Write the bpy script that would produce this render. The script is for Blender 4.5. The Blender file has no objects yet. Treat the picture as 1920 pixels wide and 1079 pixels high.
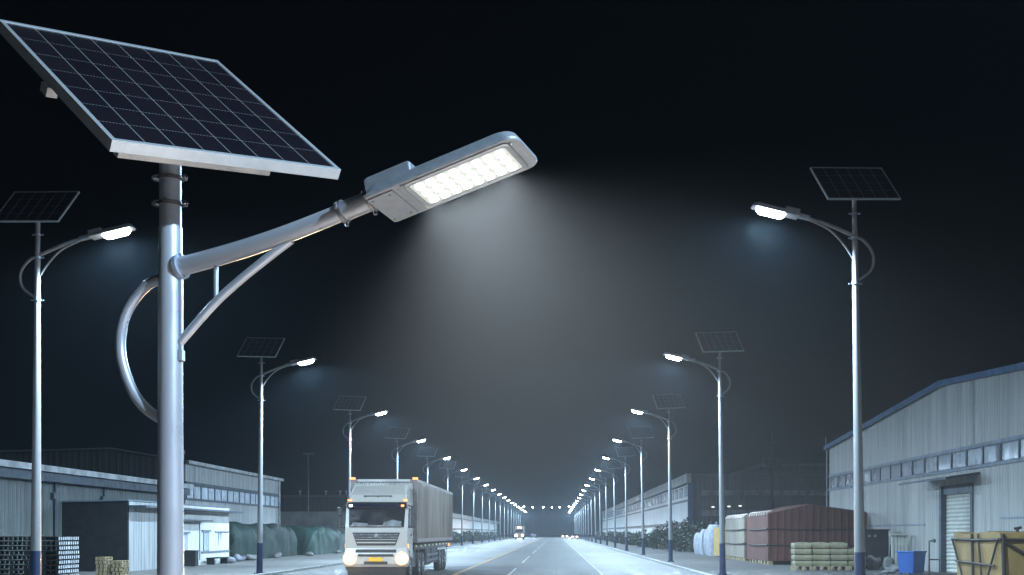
import bpy, math, random
from mathutils import Vector, Matrix, noise
R = math.radians
rnd = random.Random(7)
scn = bpy.context.scene
col = scn.collection

# ------------------------------------------------------------------ scale
F, VX, VY, EYE = 2315.0, 1042.0, 999.0, 1.9     # focal length and vanishing point of the road, in photo pixels


def at(x, y, d):
    return Vector(((x - VX) / F * d, d, EYE + (VY - y) / F * d))


# ------------------------------------------------------------------ mesh builder
class MB:
    def __init__(s):
        s.v, s.f, s.sm = [], [], []

    def add(s, vs, fs, smooth=False):
        b = len(s.v)
        s.v += [Vector(p) for p in vs]
        s.f += [tuple(b + i for i in f) for f in fs]
        s.sm += [smooth] * len(fs)
        return s

    def box(s, a, b, M=None):
        (x0, y0, z0), (x1, y1, z1) = a, b
        vs = [Vector(p) for p in ((x0, y0, z0), (x1, y0, z0), (x1, y1, z0), (x0, y1, z0),
                                  (x0, y0, z1), (x1, y0, z1), (x1, y1, z1), (x0, y1, z1))]
        if M is not None:
            vs = [M @ p for p in vs]
        return s.add(vs, [(3, 2, 1, 0), (4, 5, 6, 7), (0, 1, 5, 4), (1, 2, 6, 5), (2, 3, 7, 6), (3, 0, 4, 7)])

    def tube(s, pts, r, n=12, caps=True, smooth=True):
        pts = [Vector(p) for p in pts]
        rs = r if isinstance(r, (list, tuple)) else [r] * len(pts)
        rings, ref = [], None
        for i, p in enumerate(pts):
            t = (pts[min(i + 1, len(pts) - 1)] - pts[max(i - 1, 0)]).normalized()
            if ref is None:
                ref = Vector((0, 1, 0)) if abs(t.y) < .9 else Vector((1, 0, 0))
            a = (ref - t * ref.dot(t)).normalized()
            ref = a
            b = t.cross(a)
            rings.append([p + (a * math.cos(k * 2 * math.pi / n) + b * math.sin(k * 2 * math.pi / n)) * rs[i] for k in range(n)])
        vs = [q for rg in rings for q in rg]
        fs = []
        for i in range(len(pts) - 1):
            for k in range(n):
                k2 = (k + 1) % n
                fs.append((i * n + k, i * n + k2, (i + 1) * n + k2, (i + 1) * n + k))
        s.add(vs, fs, smooth)
        if caps:
            s.add(rings[0], [tuple(range(n))[::-1]])
            s.add(rings[-1], [tuple(range(n))])
        return s

    def loft(s, rings, cap0=True, cap1=True, smooth=False):
        n = len(rings[0])
        vs = [q for rg in rings for q in rg]
        fs = []
        for i in range(len(rings) - 1):
            for k in range(n):
                k2 = (k + 1) % n
                fs.append((i * n + k, i * n + k2, (i + 1) * n + k2, (i + 1) * n + k))
        s.add(vs, fs, smooth)
        if cap0:
            s.add(rings[0], [tuple(range(n))[::-1]])
        if cap1:
            s.add(rings[-1], [tuple(range(n))])
        return s

    def prism(s, poly, d):
        d = Vector(d)
        poly = [Vector(p) for p in poly]
        return s.loft([poly, [p + d for p in poly]])

    def quad(s, a, b, c, d):
        return s.add([a, b, c, d], [(0, 1, 2, 3)])

    def xf(s, M):
        s.v = [M @ p for p in s.v]
        return s

    def build(s, name, mat=None, parent=None, bevel=0, seg=2, loc=None):
        me = bpy.data.meshes.new(name)
        me.from_pydata([tuple(p) for p in s.v], [], s.f)
        me.polygons.foreach_set('use_smooth', s.sm)
        me.update()
        o = bpy.data.objects.new(name, me)
        col.objects.link(o)
        if mat:
            me.materials.append(mat)
        if parent:
            o.parent = parent
        if loc:
            o.location = loc
        if bevel:
            m = o.modifiers.new('bevel', 'BEVEL')
            m.width, m.segments, m.limit_method, m.angle_limit = bevel, seg, 'ANGLE', R(40)
        return o


def tag(o, label=None, cat=None, group=None, kind=None):
    for k, v in (('label', label), ('category', cat), ('group', group), ('kind', kind)):
        if v:
            o[k] = v
    return o


def thing(name, loc, label, cat, group=None, rz=0):
    o = bpy.data.objects.new(name, None)
    col.objects.link(o)
    o.empty_display_size = .3
    o.location = loc
    o.rotation_euler.z = rz
    return tag(o, label, cat, group)


def copy_tree(o, parent=None):
    c = o.copy()
    col.objects.link(c)
    if parent:
        c.parent = parent
    for ch in list(o.children):
        copy_tree(ch, c)
    return c


# ------------------------------------------------------------------ materials
def new_mat(name):
    m = bpy.data.materials.new(name)
    m.use_nodes = True
    nt = m.node_tree
    return m, nt, nt.nodes['Principled BSDF']


def N(nt, t, **kw):
    n = nt.nodes.new(t)
    for k, v in kw.items():
        if k in n.inputs.keys() if isinstance(k, str) else False:
            n.inputs[k].default_value = v
        else:
            setattr(n, k, v)
    return n


def math_node(nt, op, a, b=None):
    n = nt.nodes.new('ShaderNodeMath')
    n.operation = op
    for i, q in enumerate((a, b)):
        if q is None:
            continue
        if isinstance(q, (int, float)):
            n.inputs[i].default_value = q
        else:
            nt.links.new(q, n.inputs[i])
    return n.outputs[0]


def ramp(nt, src, p0, c0, p1, c1):
    n = nt.nodes.new('ShaderNodeValToRGB')
    e = n.color_ramp.elements
    e[0].position, e[0].color = p0, (*c0, 1)
    e[1].position, e[1].color = p1, (*c1, 1)
    nt.links.new(src, n.inputs[0])
    return n.outputs[0]


def mixc(nt, fac, a, b, blend='MIX'):
    n = nt.nodes.new('ShaderNodeMix')
    n.data_type, n.blend_type = 'RGBA', blend
    for sock, q in ((n.inputs[0], fac), (n.inputs[6], a), (n.inputs[7], b)):
        if isinstance(q, (int, float)):
            sock.default_value = q
        elif isinstance(q, tuple):
            sock.default_value = (*q, 1)
        else:
            nt.links.new(q, sock)
    return n.outputs[2]


def coords(nt, scale=(1, 1, 1)):
    tc = nt.nodes.new('ShaderNodeTexCoord')
    mp = nt.nodes.new('ShaderNodeMapping')
    mp.inputs['Scale'].default_value = scale
    nt.links.new(tc.outputs['Object'], mp.inputs[0])
    return mp.outputs[0]


def noise_tex(nt, scale, stretch=(1, 1, 1), detail=4, rough=.55):
    n = nt.nodes.new('ShaderNodeTexNoise')
    n.inputs['Scale'].default_value = scale
    n.inputs['Detail'].default_value = detail
    n.inputs['Roughness'].default_value = rough
    nt.links.new(coords(nt, stretch), n.inputs['Vector'])
    return n.outputs['Fac']


def plain(name, c, rough=.5, metal=0.0, var=.25, scale=3.0, stretch=(1, 1, 1), bump=0, coat=0, bscale=None):
    m, nt, b = new_mat(name)
    f = noise_tex(nt, scale, stretch)
    cc = ramp(nt, f, .3, tuple(q * (1 - var) for q in c), .7, tuple(min(1, q * (1 + var)) for q in c))
    nt.links.new(cc, b.inputs['Base Color'])
    r = ramp(nt, f, .3, (min(1, rough + .1),) * 3, .7, (max(.05, rough - .08),) * 3)
    nt.links.new(r, b.inputs['Roughness'])
    b.inputs['Metallic'].default_value = metal
    b.inputs['Coat Weight'].default_value = coat
    if bump:
        bn = nt.nodes.new('ShaderNodeBump')
        bn.inputs['Strength'].default_value = bump
        bn.inputs['Distance'].default_value = .03
        nt.links.new(noise_tex(nt, bscale or scale * 6), bn.inputs['Height'])
        nt.links.new(bn.outputs[0], b.inputs['Normal'])
    return m


def sheet(name, c, axis=1, period=.35, seam=1.1, rough=.45, metal=.0, stain=.35, bump=.5, seamdark=.6):
    """profiled sheet cladding: ribs, panel seams and vertical rain streaks; axis = the horizontal axis the ribs repeat along"""
    m, nt, b = new_mat(name)
    tc = nt.nodes.new('ShaderNodeTexCoord')
    sp = nt.nodes.new('ShaderNodeSeparateXYZ')
    nt.links.new(tc.outputs['Object'], sp.inputs[0])
    u = math_node(nt, 'ADD', sp.outputs[0], sp.outputs[1]) if axis == 'xy' else sp.outputs[axis]
    axis = 0 if axis == 'xy' else axis
    w = math_node(nt, 'SINE', math_node(nt, 'MULTIPLY', u, 2 * math.pi / period))
    w = math_node(nt, 'MULTIPLY', math_node(nt, 'ADD', w, 1), .5)
    w = math_node(nt, 'POWER', w, 3.0)
    st = [.35, .35, .35]
    st[axis] = 1.6
    st[2] = .12
    f = noise_tex(nt, 1.4, tuple(st), 6, .65)
    f2 = noise_tex(nt, .35, (1, 1, 1), 3)
    lo = tuple(q * (1 - stain) for q in c)
    cc = ramp(nt, f, .32, lo, .58, c)
    cc = mixc(nt, math_node(nt, 'MULTIPLY', f2, .35), cc, tuple(q * .72 for q in c))
    # panel-to-panel tone and the seams between panels
    cell = math_node(nt, 'FLOOR', math_node(nt, 'DIVIDE', u, seam))
    wn = nt.nodes.new('ShaderNodeTexWhiteNoise')
    wn.noise_dimensions = '1D'
    nt.links.new(cell, wn.inputs['W'])
    cc = mixc(nt, math_node(nt, 'MULTIPLY', wn.outputs['Value'], .28), cc, tuple(q * .6 for q in c))
    fr = math_node(nt, 'FRACT', math_node(nt, 'DIVIDE', u, seam))
    sm = math_node(nt, 'LESS_THAN', fr, .045)
    cc = mixc(nt, math_node(nt, 'MULTIPLY', sm, seamdark), cc, tuple(q * .35 for q in c))
    nt.links.new(cc, b.inputs['Base Color'])
    b.inputs['Roughness'].default_value = rough
    b.inputs['Metallic'].default_value = metal
    bn = nt.nodes.new('ShaderNodeBump')
    bn.inputs['Strength'].default_value = bump
    bn.inputs['Distance'].default_value = .05
    nt.links.new(w, bn.inputs['Height'])
    nt.links.new(bn.outputs[0], b.inputs['Normal'])
    return m


def cells(name, nx, ny, w, h, line, lc=(.15, .15, .155), dash=0.0, bus=0):
    """solar cells: dark glass with thin silver grid lines, local x/z in the panel plane, centred"""
    m, nt, b = new_mat(name)
    tc = nt.nodes.new('ShaderNodeTexCoord')
    sp = nt.nodes.new('ShaderNodeSeparateXYZ')
    nt.links.new(tc.outputs['UV'], sp.inputs[0])
    u, v = sp.outputs[0], sp.outputs[1]

    def grid(q, n, size, lw):
        fr = math_node(nt, 'FRACT', math_node(nt, 'ADD', math_node(nt, 'MULTIPLY', q, n), .5))
        d = math_node(nt, 'ABSOLUTE', math_node(nt, 'SUBTRACT', fr, .5))
        return math_node(nt, 'LESS_THAN', d, lw * n / size / 2)
    gx = grid(u, nx, w, line)
    gy = grid(v, ny, h, line * (.8 if dash else .5))
    if dash:
        fr = math_node(nt, 'FRACT', math_node(nt, 'MULTIPLY', u, nx * 9.0))
        gy = math_node(nt, 'MULTIPLY', gy, math_node(nt, 'GREATER_THAN', fr, dash))
    g = math_node(nt, 'MAXIMUM', gx, gy)
    cu = math_node(nt, 'FLOOR', math_node(nt, 'MULTIPLY', u, nx))
    cv = math_node(nt, 'FLOOR', math_node(nt, 'MULTIPLY', v, ny))
    cb = nt.nodes.new('ShaderNodeCombineXYZ')
    nt.links.new(cu, cb.inputs[0])
    nt.links.new(cv, cb.inputs[1])
    wn = nt.nodes.new('ShaderNodeTexWhiteNoise')
    nt.links.new(cb.outputs[0], wn.inputs['Vector'])
    base = mixc(nt, wn.outputs['Value'], (.005, .005, .010), (.010, .008, .013))
    base = mixc(nt, math_node(nt, 'MULTIPLY', noise_tex(nt, 2.2), .5), base, (.012, .010, .010))
    if bus:
        gb = grid(v, ny * bus, h, line * .35)
        base = mixc(nt, math_node(nt, 'MULTIPLY', gb, .25), base, lc)
    cc = mixc(nt, g, base, lc)
    nt.links.new(cc, b.inputs['Base Color'])
    b.inputs['Roughness'].default_value = .28
    b.inputs['Coat Weight'].default_value = .3
    b.inputs['Coat Roughness'].default_value = .12
    return m


def emit(name, c, strength, sample=False, base=(.8, .8, .8)):
    m, nt, b = new_mat(name)
    b.inputs['Base Color'].default_value = (*base, 1)
    b.inputs['Emission Color'].default_value = (*c, 1)
    b.inputs['Emission Strength'].default_value = strength
    m.cycles.emission_sampling = 'AUTO' if sample else 'NONE'
    return m


M = {}
M['galv'] = plain('galvanised_steel', (.34, .39, .47), .40, .5, .10, 7)
M['galv_arm'] = plain('painted_silver_tube', (.41, .44, .50), .34, .45, .04, 3)
M['alu'] = plain('anodised_frame', (.33, .345, .36), .42, .35, .10, 4)
M['cast'] = plain('cast_aluminium', (.22, .24, .265), .40, .45, .14, 9)
M['dark_metal'] = plain('dark_steel', (.10, .10, .11), .45, .6, .2, 8)
M['bolt'] = plain('zinc_bolt', (.30, .29, .27), .4, .8, .2, 20)
M['pole_white'] = plain('white_lamp_post_paint', (.21, .215, .22), .6, .1, .10, 2, (2, 2, .4), coat=.2)
M['pole_blue'] = plain('blue_lamp_post_paint', (.004, .018, .065), .6, 0, .18, 3, coat=.2)
M['cells_hero'] = cells('large_solar_cells', 8, 7, 2.1, 2.4, .010, dash=.35)
M['cells_small'] = cells('small_solar_cells', 6, 4, 1.85, 1.2, .018, (.16, .17, .19), bus=2)
M['led'] = emit('cold_white_led', (.84, .91, 1.0), 40)
M['led_hero'] = emit('white_led', (.97, 1.0, .97), 2.9)
M['led_board'] = emit('lit_led_board', (.93, 1.0, .95), .33, base=(.25, .27, .25))
M['led_far'] = emit('far_floodlight', (.80, .95, 1.0), 60)
M['concrete'] = plain('footing_concrete', (.30, .30, .29), .85, 0, .2, 4, bump=.3)


# ------------------------------------------------------------------ setting
def ground_mat(name, c, stain, rough, scale=.25, stretch=(1, 1, 1), crack=True):
    m, nt, b = new_mat(name)
    f = noise_tex(nt, scale, stretch, 8, .6)
    g = noise_tex(nt, scale * 14, (1, 1, 1), 6, .7)
    cc = ramp(nt, f, .3, tuple(q * (1 - stain) for q in c), .68, c)
    cc = mixc(nt, math_node(nt, 'MULTIPLY', g, .45), cc, tuple(q * .6 for q in c))
    if crack:
        tc = nt.nodes.new('ShaderNodeTexCoord')
        sp = nt.nodes.new('ShaderNodeSeparateXYZ')
        nt.links.new(tc.outputs['Object'], sp.inputs[0])
        j = math_node(nt, 'LESS_THAN', math_node(nt, 'FRACT', math_node(nt, 'DIVIDE', sp.outputs[1], 5.0)), .012)
        k = math_node(nt, 'LESS_THAN', math_node(nt, 'FRACT', math_node(nt, 'DIVIDE', sp.outputs[0], 4.2)), .012)
        j = math_node(nt, 'MULTIPLY', math_node(nt, 'MAXIMUM', j, k), .6)
        cc = mixc(nt, j, cc, tuple(q * .35 for q in c))
    if name == 'worn_road':
        # wheel tracks, dark repair patches and oil down the lane centres
        sx, sy = sp.outputs[0], sp.outputs[1]
        tr_ = math_node(nt, 'POWER', math_node(nt, 'ABSOLUTE', math_node(nt, 'SINE', math_node(nt, 'MULTIPLY', sx, math.pi / 2.1))), 3.0)
        cc = mixc(nt, math_node(nt, 'MULTIPLY', tr_, .38), cc, tuple(q * .45 for q in c))
        vo = nt.nodes.new('ShaderNodeTexVoronoi')
        vo.distance = 'CHEBYCHEV'
        vo.inputs['Scale'].default_value = 1
        nt.links.new(coords(nt, (.22, .07, 1)), vo.inputs['Vector'])
        pr = ramp(nt, vo.outputs['Color'], .55, (0, 0, 0), .62, (1, 1, 1))
        cc = mixc(nt, math_node(nt, 'MULTIPLY', pr, .5), cc, tuple(q * .5 for q in c))
        sk = ramp(nt, noise_tex(nt, 1.0, (2.2, .035, 1), 5, .6), .56, (0, 0, 0), .70, (1, 1, 1))
        cc = mixc(nt, math_node(nt, 'MULTIPLY', sk, .6), cc, tuple(q * .25 for q in c))
    nt.links.new(cc, b.inputs['Base Color'])
    rr = ramp(nt, f, .3, (rough - .12,) * 3, .7, (rough + .08,) * 3)
    nt.links.new(rr, b.inputs['Roughness'])
    bn = nt.nodes.new('ShaderNodeBump')
    bn.inputs['Strength'].default_value = .25
    bn.inputs['Distance'].default_value = .01
    nt.links.new(g, bn.inputs['Height'])
    nt.links.new(bn.outputs[0], b.inputs['Normal'])
    return m


M['ground'] = ground_mat('yard_concrete', (.115, .110, .102), .5, .9)
M['road'] = ground_mat('worn_road', (.095, .09, .085), .5, .74, .12, (1, .25, 1))
M['lane'] = ground_mat('pale_concrete_shadow_bands', (.205, .196, .184), .7, .72, .16, (.16, 1, 1))  # paleness also carries the lamp pools; dark cross bands are painted shadows
M['yard'] = ground_mat('pale_yard_slab', (.25, .24, .225), .5, .85, .12)
M['shade_patch'] = ground_mat('road_shade', (.035, .035, .036), .4, .7, .4, (1, 1, 1), False)  # dark tone stands for shade on the road, not new surfacing
M['kerb'] = plain('kerb_stone', (.28, .28, .27), .8, 0, .25, 2, bump=.3)


def worn_paint(name, c):
    m, nt, b = new_mat(name)
    f = ramp(nt, noise_tex(nt, 3.0, (1, .5, 1), 6, .7), .42, (0, 0, 0), .60, (1, 1, 1))
    nt.links.new(mixc(nt, f, (.14, .135, .13), c), b.inputs['Base Color'])
    b.inputs['Roughness'].default_value = .7
    return m


M['white_line'] = worn_paint('worn_white_paint', (.42, .42, .41))
M['yellow_line'] = worn_paint('worn_yellow_paint', (.62, .30, .03))

KR, KL = 6.4, -12.6


def flat(name, x0, x1, y0, y1, z, mat, step=None):
    mb = MB()
    mb.quad((x0, y0, z), (x1, y0, z), (x1, y1, z), (x0, y1, z))
    return tag(mb.build(name, mat), kind='structure')


flat('ground', -1200, 1200, -80, 1600, 0, M['ground'])
flat('road', KL, KR, -78, 1400, .004, M['road'])
flat('road_right_lane', 2.2, KR, -78, 900, .008, M['lane'])
flat('road_left_lane', KL, -4.7, -78, 900, .008, M['lane'])
flat('road_shade_patch', -7.4, -2.2, 30, 69.5, .012, M['shade_patch'])  # dark sheet painting the truck's shadow on the road
flat('yard_left', -70, KL - .22, -60, 150, .004, M['yard'])
mb = MB()
mb.box((KR, -78, -.1), (KR + .22, 900, .13))
tag(mb.build('kerb_right', M['kerb'], bevel=.02), kind='structure')
mb = MB()
mb.box((KL - .22, -78, -.1), (KL, 900, .13))
tag(mb.build('kerb_left', M['kerb'], bevel=.02), kind='structure')
mb = MB()
mb.quad((-4.62, -78, .016), (-4.46, -78, .016), (-4.46, 900, .016), (-4.62, 900, .016))
tag(mb.build('centre_line', M['yellow_line']), kind='structure')
mb = MB()
mb.quad((2.06, -78, .012), (2.16, -78, .012), (2.16, 900, .012), (2.06, 900, .012))
y = 43
while y < 700:
    mb.quad((-2.14, y, .016), (-2.04, y, .016), (-2.04, y + 22, .016), (-2.14, y + 22, .016))
    y += 34
tag(mb.build('lane_markings', M['white_line']), kind='structure')


# ------------------------------------------------------------------ lamp heads
def outline(x0, x1, hw, rt, rr, inset=0, n=6):
    """rounded plan outline; rt = corner radius at the tip end, rr at the root end"""
    x0, x1, hw = x0 + inset, x1 - inset, hw - inset
    pts = []
    for cx, cy, r, a0 in ((x1 - rt, hw - rt, rt, 0), (x0 + rr, hw - rr, rr, 90), (x0 + rr, -hw + rr, rr, 180), (x1 - rt, -hw + rt, rt, 270)):
        for k in range(n + 1):
            a = R(a0 + 90 * k / n)
            pts.append((cx + r * math.cos(a), cy + r * math.sin(a)))
    return pts


def lift(pts, z):
    return [Vector((p[0], p[1], z)) for p in pts]


def head_parts(parent, T, hero, power, colour, spot_deg, radius):
    """LED luminaire in its own axes: x outwards along the arm, z up, window centre at the origin"""
    X0, X1, HW = -.86, .60, .275
    mb = MB()
    rings = [lift(outline(X0, X1, HW, .11, .03, .004), 0), lift(outline(X0, X1, HW, .11, .03), .008),
             lift(outline(X0, X1, HW, .11, .03), .03), lift(outline(X0, X1, HW, .11, .03, .012), .036),
             lift(outline(X0 + .02, X1, HW, .12, .03, .045), .115), lift(outline(X0 + .02, X1, HW, .13, .04, .075), .14),
             lift(outline(X0 + .04, X1 - .02, HW, .13, .05, .12), .152)]
    mb.loft(rings)
    if hero:
        for k in range(7):                      # cooling fins on the back
            yy = -.135 + k * .045
            mb.box((-.36, yy - .004, .15), (.40, yy + .004, .17))
    mb.xf(T)
    hd = mb.build('lamp_head', M['cast'], parent, bevel=.004 if hero else 0)
    mb = MB()
    ro = outline(X0, -.40, .225, .02, .02)
    mb.loft([lift(ro, .034), lift(ro, .20), lift(outline(X0, -.40, .225, .02, .02, .018), .222)])
    mb.xf(T)
    mb.build('driver_box', M['cast'], hd, bevel=.006 if hero else 0)
    mb = MB()
    sy_, sz_ = (-.05, .10) if hero else (0, .075)
    mb.tube([(-.80, sy_, sz_), (-1.22, sy_, sz_)], .088, 24)
    mb.xf(T)
    mb.build('socket', M['cast'], hd)
    mb = MB()
    W, H = .46, .205
    if hero:
        a, b_ = outline(-W - .045, W + .045, H + .04, .05, .05), outline(-W, W, H, .035, .035)
        mb.loft([lift(a, 0), lift(a, -.012), lift(outline(-W - .045, W + .045, H + .04, .05, .05, .012), -.02),
                 lift(b_, -.016), lift(b_, -.002)], False, False)
        mb.xf(T)
        mb.build('window_bezel', M['cast'], hd)
        mb = MB()
        mb.add(lift(b_, -.005), [tuple(range(len(b_)))[::-1]])
        mb.xf(T)
        mb.build('led_board', M['led_board'], hd)
        for i in range(8):
            for j in range(3):
                cx, cy = -.385 + i * .110, -.128 + j * .128
                mb = MB()
                ring = lambda q, z: lift([(cx + p[0], cy + p[1]) for p in outline(-.039 * q, .039 * q, .048 * q, .03 * q, .03 * q, 0, 3)], z)
                mb.loft([ring(1, -.006), ring(.95, -.02), ring(.6, -.03)], False, True, True)
                mb.xf(T)
                mb.build('led_lens', M['led_hero'], hd)
        # hinge plate, latch and screws on the underside, clamp rings on the socket
        mb = MB()
        mb.box((-.85, -.235, -.014), (-.60, .235, -.001))
        mb.box((-.58, -.20, -.008), (-.555, -.10, -.001))
        mb.xf(T)
        mb.build('access_cover', M['cast'], hd, bevel=.004)
        for (bx, by) in ((-.82, -.19), (-.82, .19), (-.65, -.19), (-.65, .19), (-.50, -.24), (.52, -.2)):
            mb = MB()
            mb.tube([(bx, by, -.022), (bx, by, -.01)], .012, 10)
            mb.xf(T)
            mb.build('screw', M['bolt'], hd)
        for xr in (-.895, -1.19):
            mb = MB()
            mb.tube([(xr - .018, -.05, .10), (xr + .018, -.05, .10)], .105, 28)
            for sy in (-1, 1):
                mb.tube([(xr, sy * .125 - .05, .08), (xr, sy * .125 - .05, .13)], .017, 10)
                mb.box((xr - .014, min(sy * .09, sy * .14) - .05, .093), (xr + .014, max(sy * .09, sy * .14) - .05, .117))
            mb.tube([(xr, -.02, -.03), (xr, -.02, .005)], .016, 10)
            mb.xf(T)
            mb.build('clamp_ring', M['dark_metal'], hd, bevel=.003)
    else:
        mb.loft([lift(outline(-W, W, H, .12, .12), 0), lift(outline(-W, W, H, .14, .14, .02), -.06),
                 lift(outline(-W, W, H, .12, .12, .06), -.11), lift(outline(-W, W, H, .08, .08, .11), -.145), lift(outline(-W, W, H, .02, .02, .17), -.16)], False, True, True)
        mb.xf(T)
        mb.build('led_panel', M['led'], hd)  # lens bulged so its bright shape imitates the lamp's bloom
    spots = (-.33, -.11, .11, .33) if hero else (0,)
    ld = bpy.data.lights.new('lamp_light', 'SPOT')
    ld.energy, ld.color, ld.spot_size, ld.spot_blend = power / len(spots), colour, R(spot_deg), .35 if not hero else 1.0
    ld.shadow_soft_size = radius
    for sx in spots:
        lo = bpy.data.objects.new('lamp_light', ld)
        col.objects.link(lo)
        lo.parent = parent
        lo.matrix_local = T @ Matrix.Translation((sx, 0, -.11 if hero else -.32)) @ Matrix.Rotation(R(-11 if hero else 0), 4, 'Y')
    return hd


def panel_parts(parent, C, RM, w, h, th, fr, cmat, detail):
    """solar panel: RM columns = across, -normal, up along the panel"""
    T = Matrix.Translation(C) @ RM.to_4x4()
    mb = MB()
    a, b_ = w / 2, h / 2
    # four frame bars, front at y=0, back at y=th (local -normal)
    for p, q in (((-a, 0, -b_), (a, th, -b_ + fr)), ((-a, 0, b_ - fr), (a, th, b_)),
                 ((-a, .001, -b_ + fr), (-a + fr, th, b_ - fr)), ((a - fr, .001, -b_ + fr), (a, th, b_ - fr))):
        mb.box(p, q)
    mb.xf(T)
    fo = mb.build('solar_panel', M['alu'], parent, bevel=.004 if detail else 0)
    mb = MB()
    i, k = a - fr, b_ - fr
    mb.quad((-i, .008, -k), (i, .008, -k), (i, .008, k), (-i, .008, k))
    mb.quad((-i, .03, k), (i, .03, k), (i, .03, -k), (-i, .03, -k))
    mb.xf(T)
    co = mb.build('cell_sheet', cmat, fo)
    uv = co.data.uv_layers.new(name='UVMap')
    for f in range(2):
        for n, c in enumerate(((0, 0), (1, 0), (1, 1), (0, 1))):
            uv.data[f * 4 + n].uv = c
    mb = MB()
    for zz in ((-h * .26, h * .26) if not detail else (-h * .27, h * .27)):
        mb.box((-w * .42, th + .001, zz - .035), (w * .42, th + .07, zz + .035))
    mb.box((-.05, th + .07, -h * .32), (.05, th + .13, h * .32))
    if detail:
        mb.box((-.90, th + .001, -.98), (.60, th + .17, -.92))
        mb.box((-.90, th + .14, -.919), (.60, th + .17, -.88))
    mb.xf(T)
    mb.build('mounting_rail', M['alu'], fo, bevel=.004 if detail else 0)
    return T, fo


def smooth_curve(pts, n=8):
    """Catmull-Rom through the points"""
    pts = [Vector(p) for p in pts]
    P = [pts[0] * 2 - pts[1]] + pts + [pts[-1] * 2 - pts[-2]]
    out = []
    for i in range(1, len(P) - 2):
        for k in range(n):
            t = k / n
            a, b, c, d = P[i - 1], P[i], P[i + 1], P[i + 2]
            out.append(.5 * ((2 * b) + (c - a) * t + (2 * a - 5 * b + 4 * c - d) * t * t + (3 * b - a - 3 * c + d) * t ** 3))
    out.append(pts[-1])
    return out


# ------------------------------------------------------------------ the large lamp in front
HP = Vector((-3.62, 11.6, 0))
hero = thing('street_lamp', HP, 'large silver solar street lamp in the foreground with big tilted panel and glowing lamp head', 'street lamp')
U = Vector((2.848, -1.0, 0)).normalized()


def arm(x, y):
    """point of the arm's own upright plane seen at photo pixel x, y (relative to the pole foot)"""
    k = (x - VX) / F
    t = (k * HP.y - HP.x) / (U.x - k * U.y)
    d = HP.y + t * U.y
    return Vector((t * U.x, t * U.y, EYE + (VY - y) / F * d))


def zpole(y):
    return EYE + (VY - y) / F * HP.y


ZS = zpole(427)
mb = MB()
mb.tube([(0, 0, .12), (0, 0, 2.5), (0, 0, ZS)], [.128, .118, .108], 40)
pole = mb.build('pole', M['galv_arm'], hero)
mb = MB()
mb.tube([(0, 0, ZS + .001), (0, 0, 5.86)], [.102, .100], 40)
sl = mb.build('upper_pole', M['galv'], hero)
for yy in (335, 383):
    z = zpole(yy)
    mb = MB()
    mb.tube([(0, 0, z - .018), (0, 0, z + .018)], .112, 32)
    for s in (-1, 1):
        # bolted ears of the clamp
        pts = [(s * (.11 + .055 * math.sin(a)), -.02, z + .028 * math.cos(a)) for a in [R(q) for q in range(0, 181, 20)]]
        mb.tube(pts, .009, 8)
        mb.tube([(s * .135, -.05, z), (s * .135, .05, z)], .012, 8)
    mb.build('clamp', M['dark_metal'], sl)
mb = MB()
mb.tube([(-.02, -.11, zpole(379)), (-.02, -.096, zpole(379))], .014, 10)
mb.build('bolt', M['dark_metal'], sl)
mb = MB()
mb.box((-.2, -.2, .1), (.2, .2, .125))
mb.tube([(0, 0, .12), (0, 0, .14)], .16, 24)
mb.build('base_flange', M['galv'], hero)
mb = MB()
mb.box((-.4, -.4, 0), (.4, .4, .1))
mb.build('footing', M['concrete'], hero, bevel=.02)
# arm, brace, rod, back arc, wiring strip
HT = Matrix(((.906, .3783, -.1897), (-.3301, .9122, .2427), (.2648, -.1572, .9514)))
HC = Vector((-.772, 10.6, 4.963)) - HP
TH = Matrix.Translation(HC) @ HT.to_4x4()
sock = TH @ Vector((-1.20, -.05, .10))
mb = MB()
a0 = arm(333, 502)
pts = [a0.lerp(sock + HT.col[0] * .05, k / 16) - Vector((0, 0, .035 * math.sin(math.pi * k / 16))) for k in range(17)]
mb.tube(pts, [.088 - .012 * i / (len(pts) - 1) for i in range(len(pts))], 28)
ar = mb.build('arm', M['galv_arm'], hero)
mb = MB()
p = arm(340, 500)
d = (arm(430, 468) - p).normalized()
mb.tube([p - d * .03, p + d * .012], .118, 28)
mb.build('arm_flange', M['galv'], ar, bevel=.004)
mb = MB()
for yy in (483, 518):
    mb = MB()
    q = arm(342, yy)
    mb.tube([q - d * .02, q + d * .03], .016, 8)
    mb.build('flange_bolt', M['bolt'], ar)
mb = MB()
pts = smooth_curve([arm(338, 642), arm(395, 577), arm(440, 534), arm(500, 485), arm(546, 450)], 6)
mb.tube(pts, .040, 18)
mb.build('brace', M['galv_arm'], hero)
mb = MB()
mb.tube([arm(405, 485), arm(405, 560)], .021, 12)
mb.build('tie_rod', M['galv_arm'], hero)
mb = MB()
pts = smooth_curve([arm(306, 522), arm(275, 536), arm(243, 575), arm(228, 620), arm(228, 672), arm(247, 730), arm(272, 765), arm(304, 788)], 8)
mb.tube(pts, .050, 20)
mb.build('back_arc', M['galv_arm'], hero)
mb = MB()
q0, q1 = arm(339, 476), arm(339, 677)
mb.box((U.x * .10, U.y * .10 - .03, q1.z), (U.x * .10 + .03, U.y * .10 + .03, q0.z))
mb.box((U.x * .10, U.y * .10 - .045, q1.z), (U.x * .10 + .04, U.y * .10 + .045, q1.z + .10))
mb.build('wiring_channel', M['galv'], hero, bevel=.005)
head_parts(hero, TH, True, 118000, (1.0, .92, .86), 112, .06)
RP = Matrix(((.7083, -.3719, -.6), (.6991, .4874, .5232), (.0979, -.79, .6052)))
TP, pf = panel_parts(hero, Vector((-3.609, 11.6, 6.012)) - HP, RP, 2.268, 2.565, .105, .045, M['cells_hero'], True)
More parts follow.
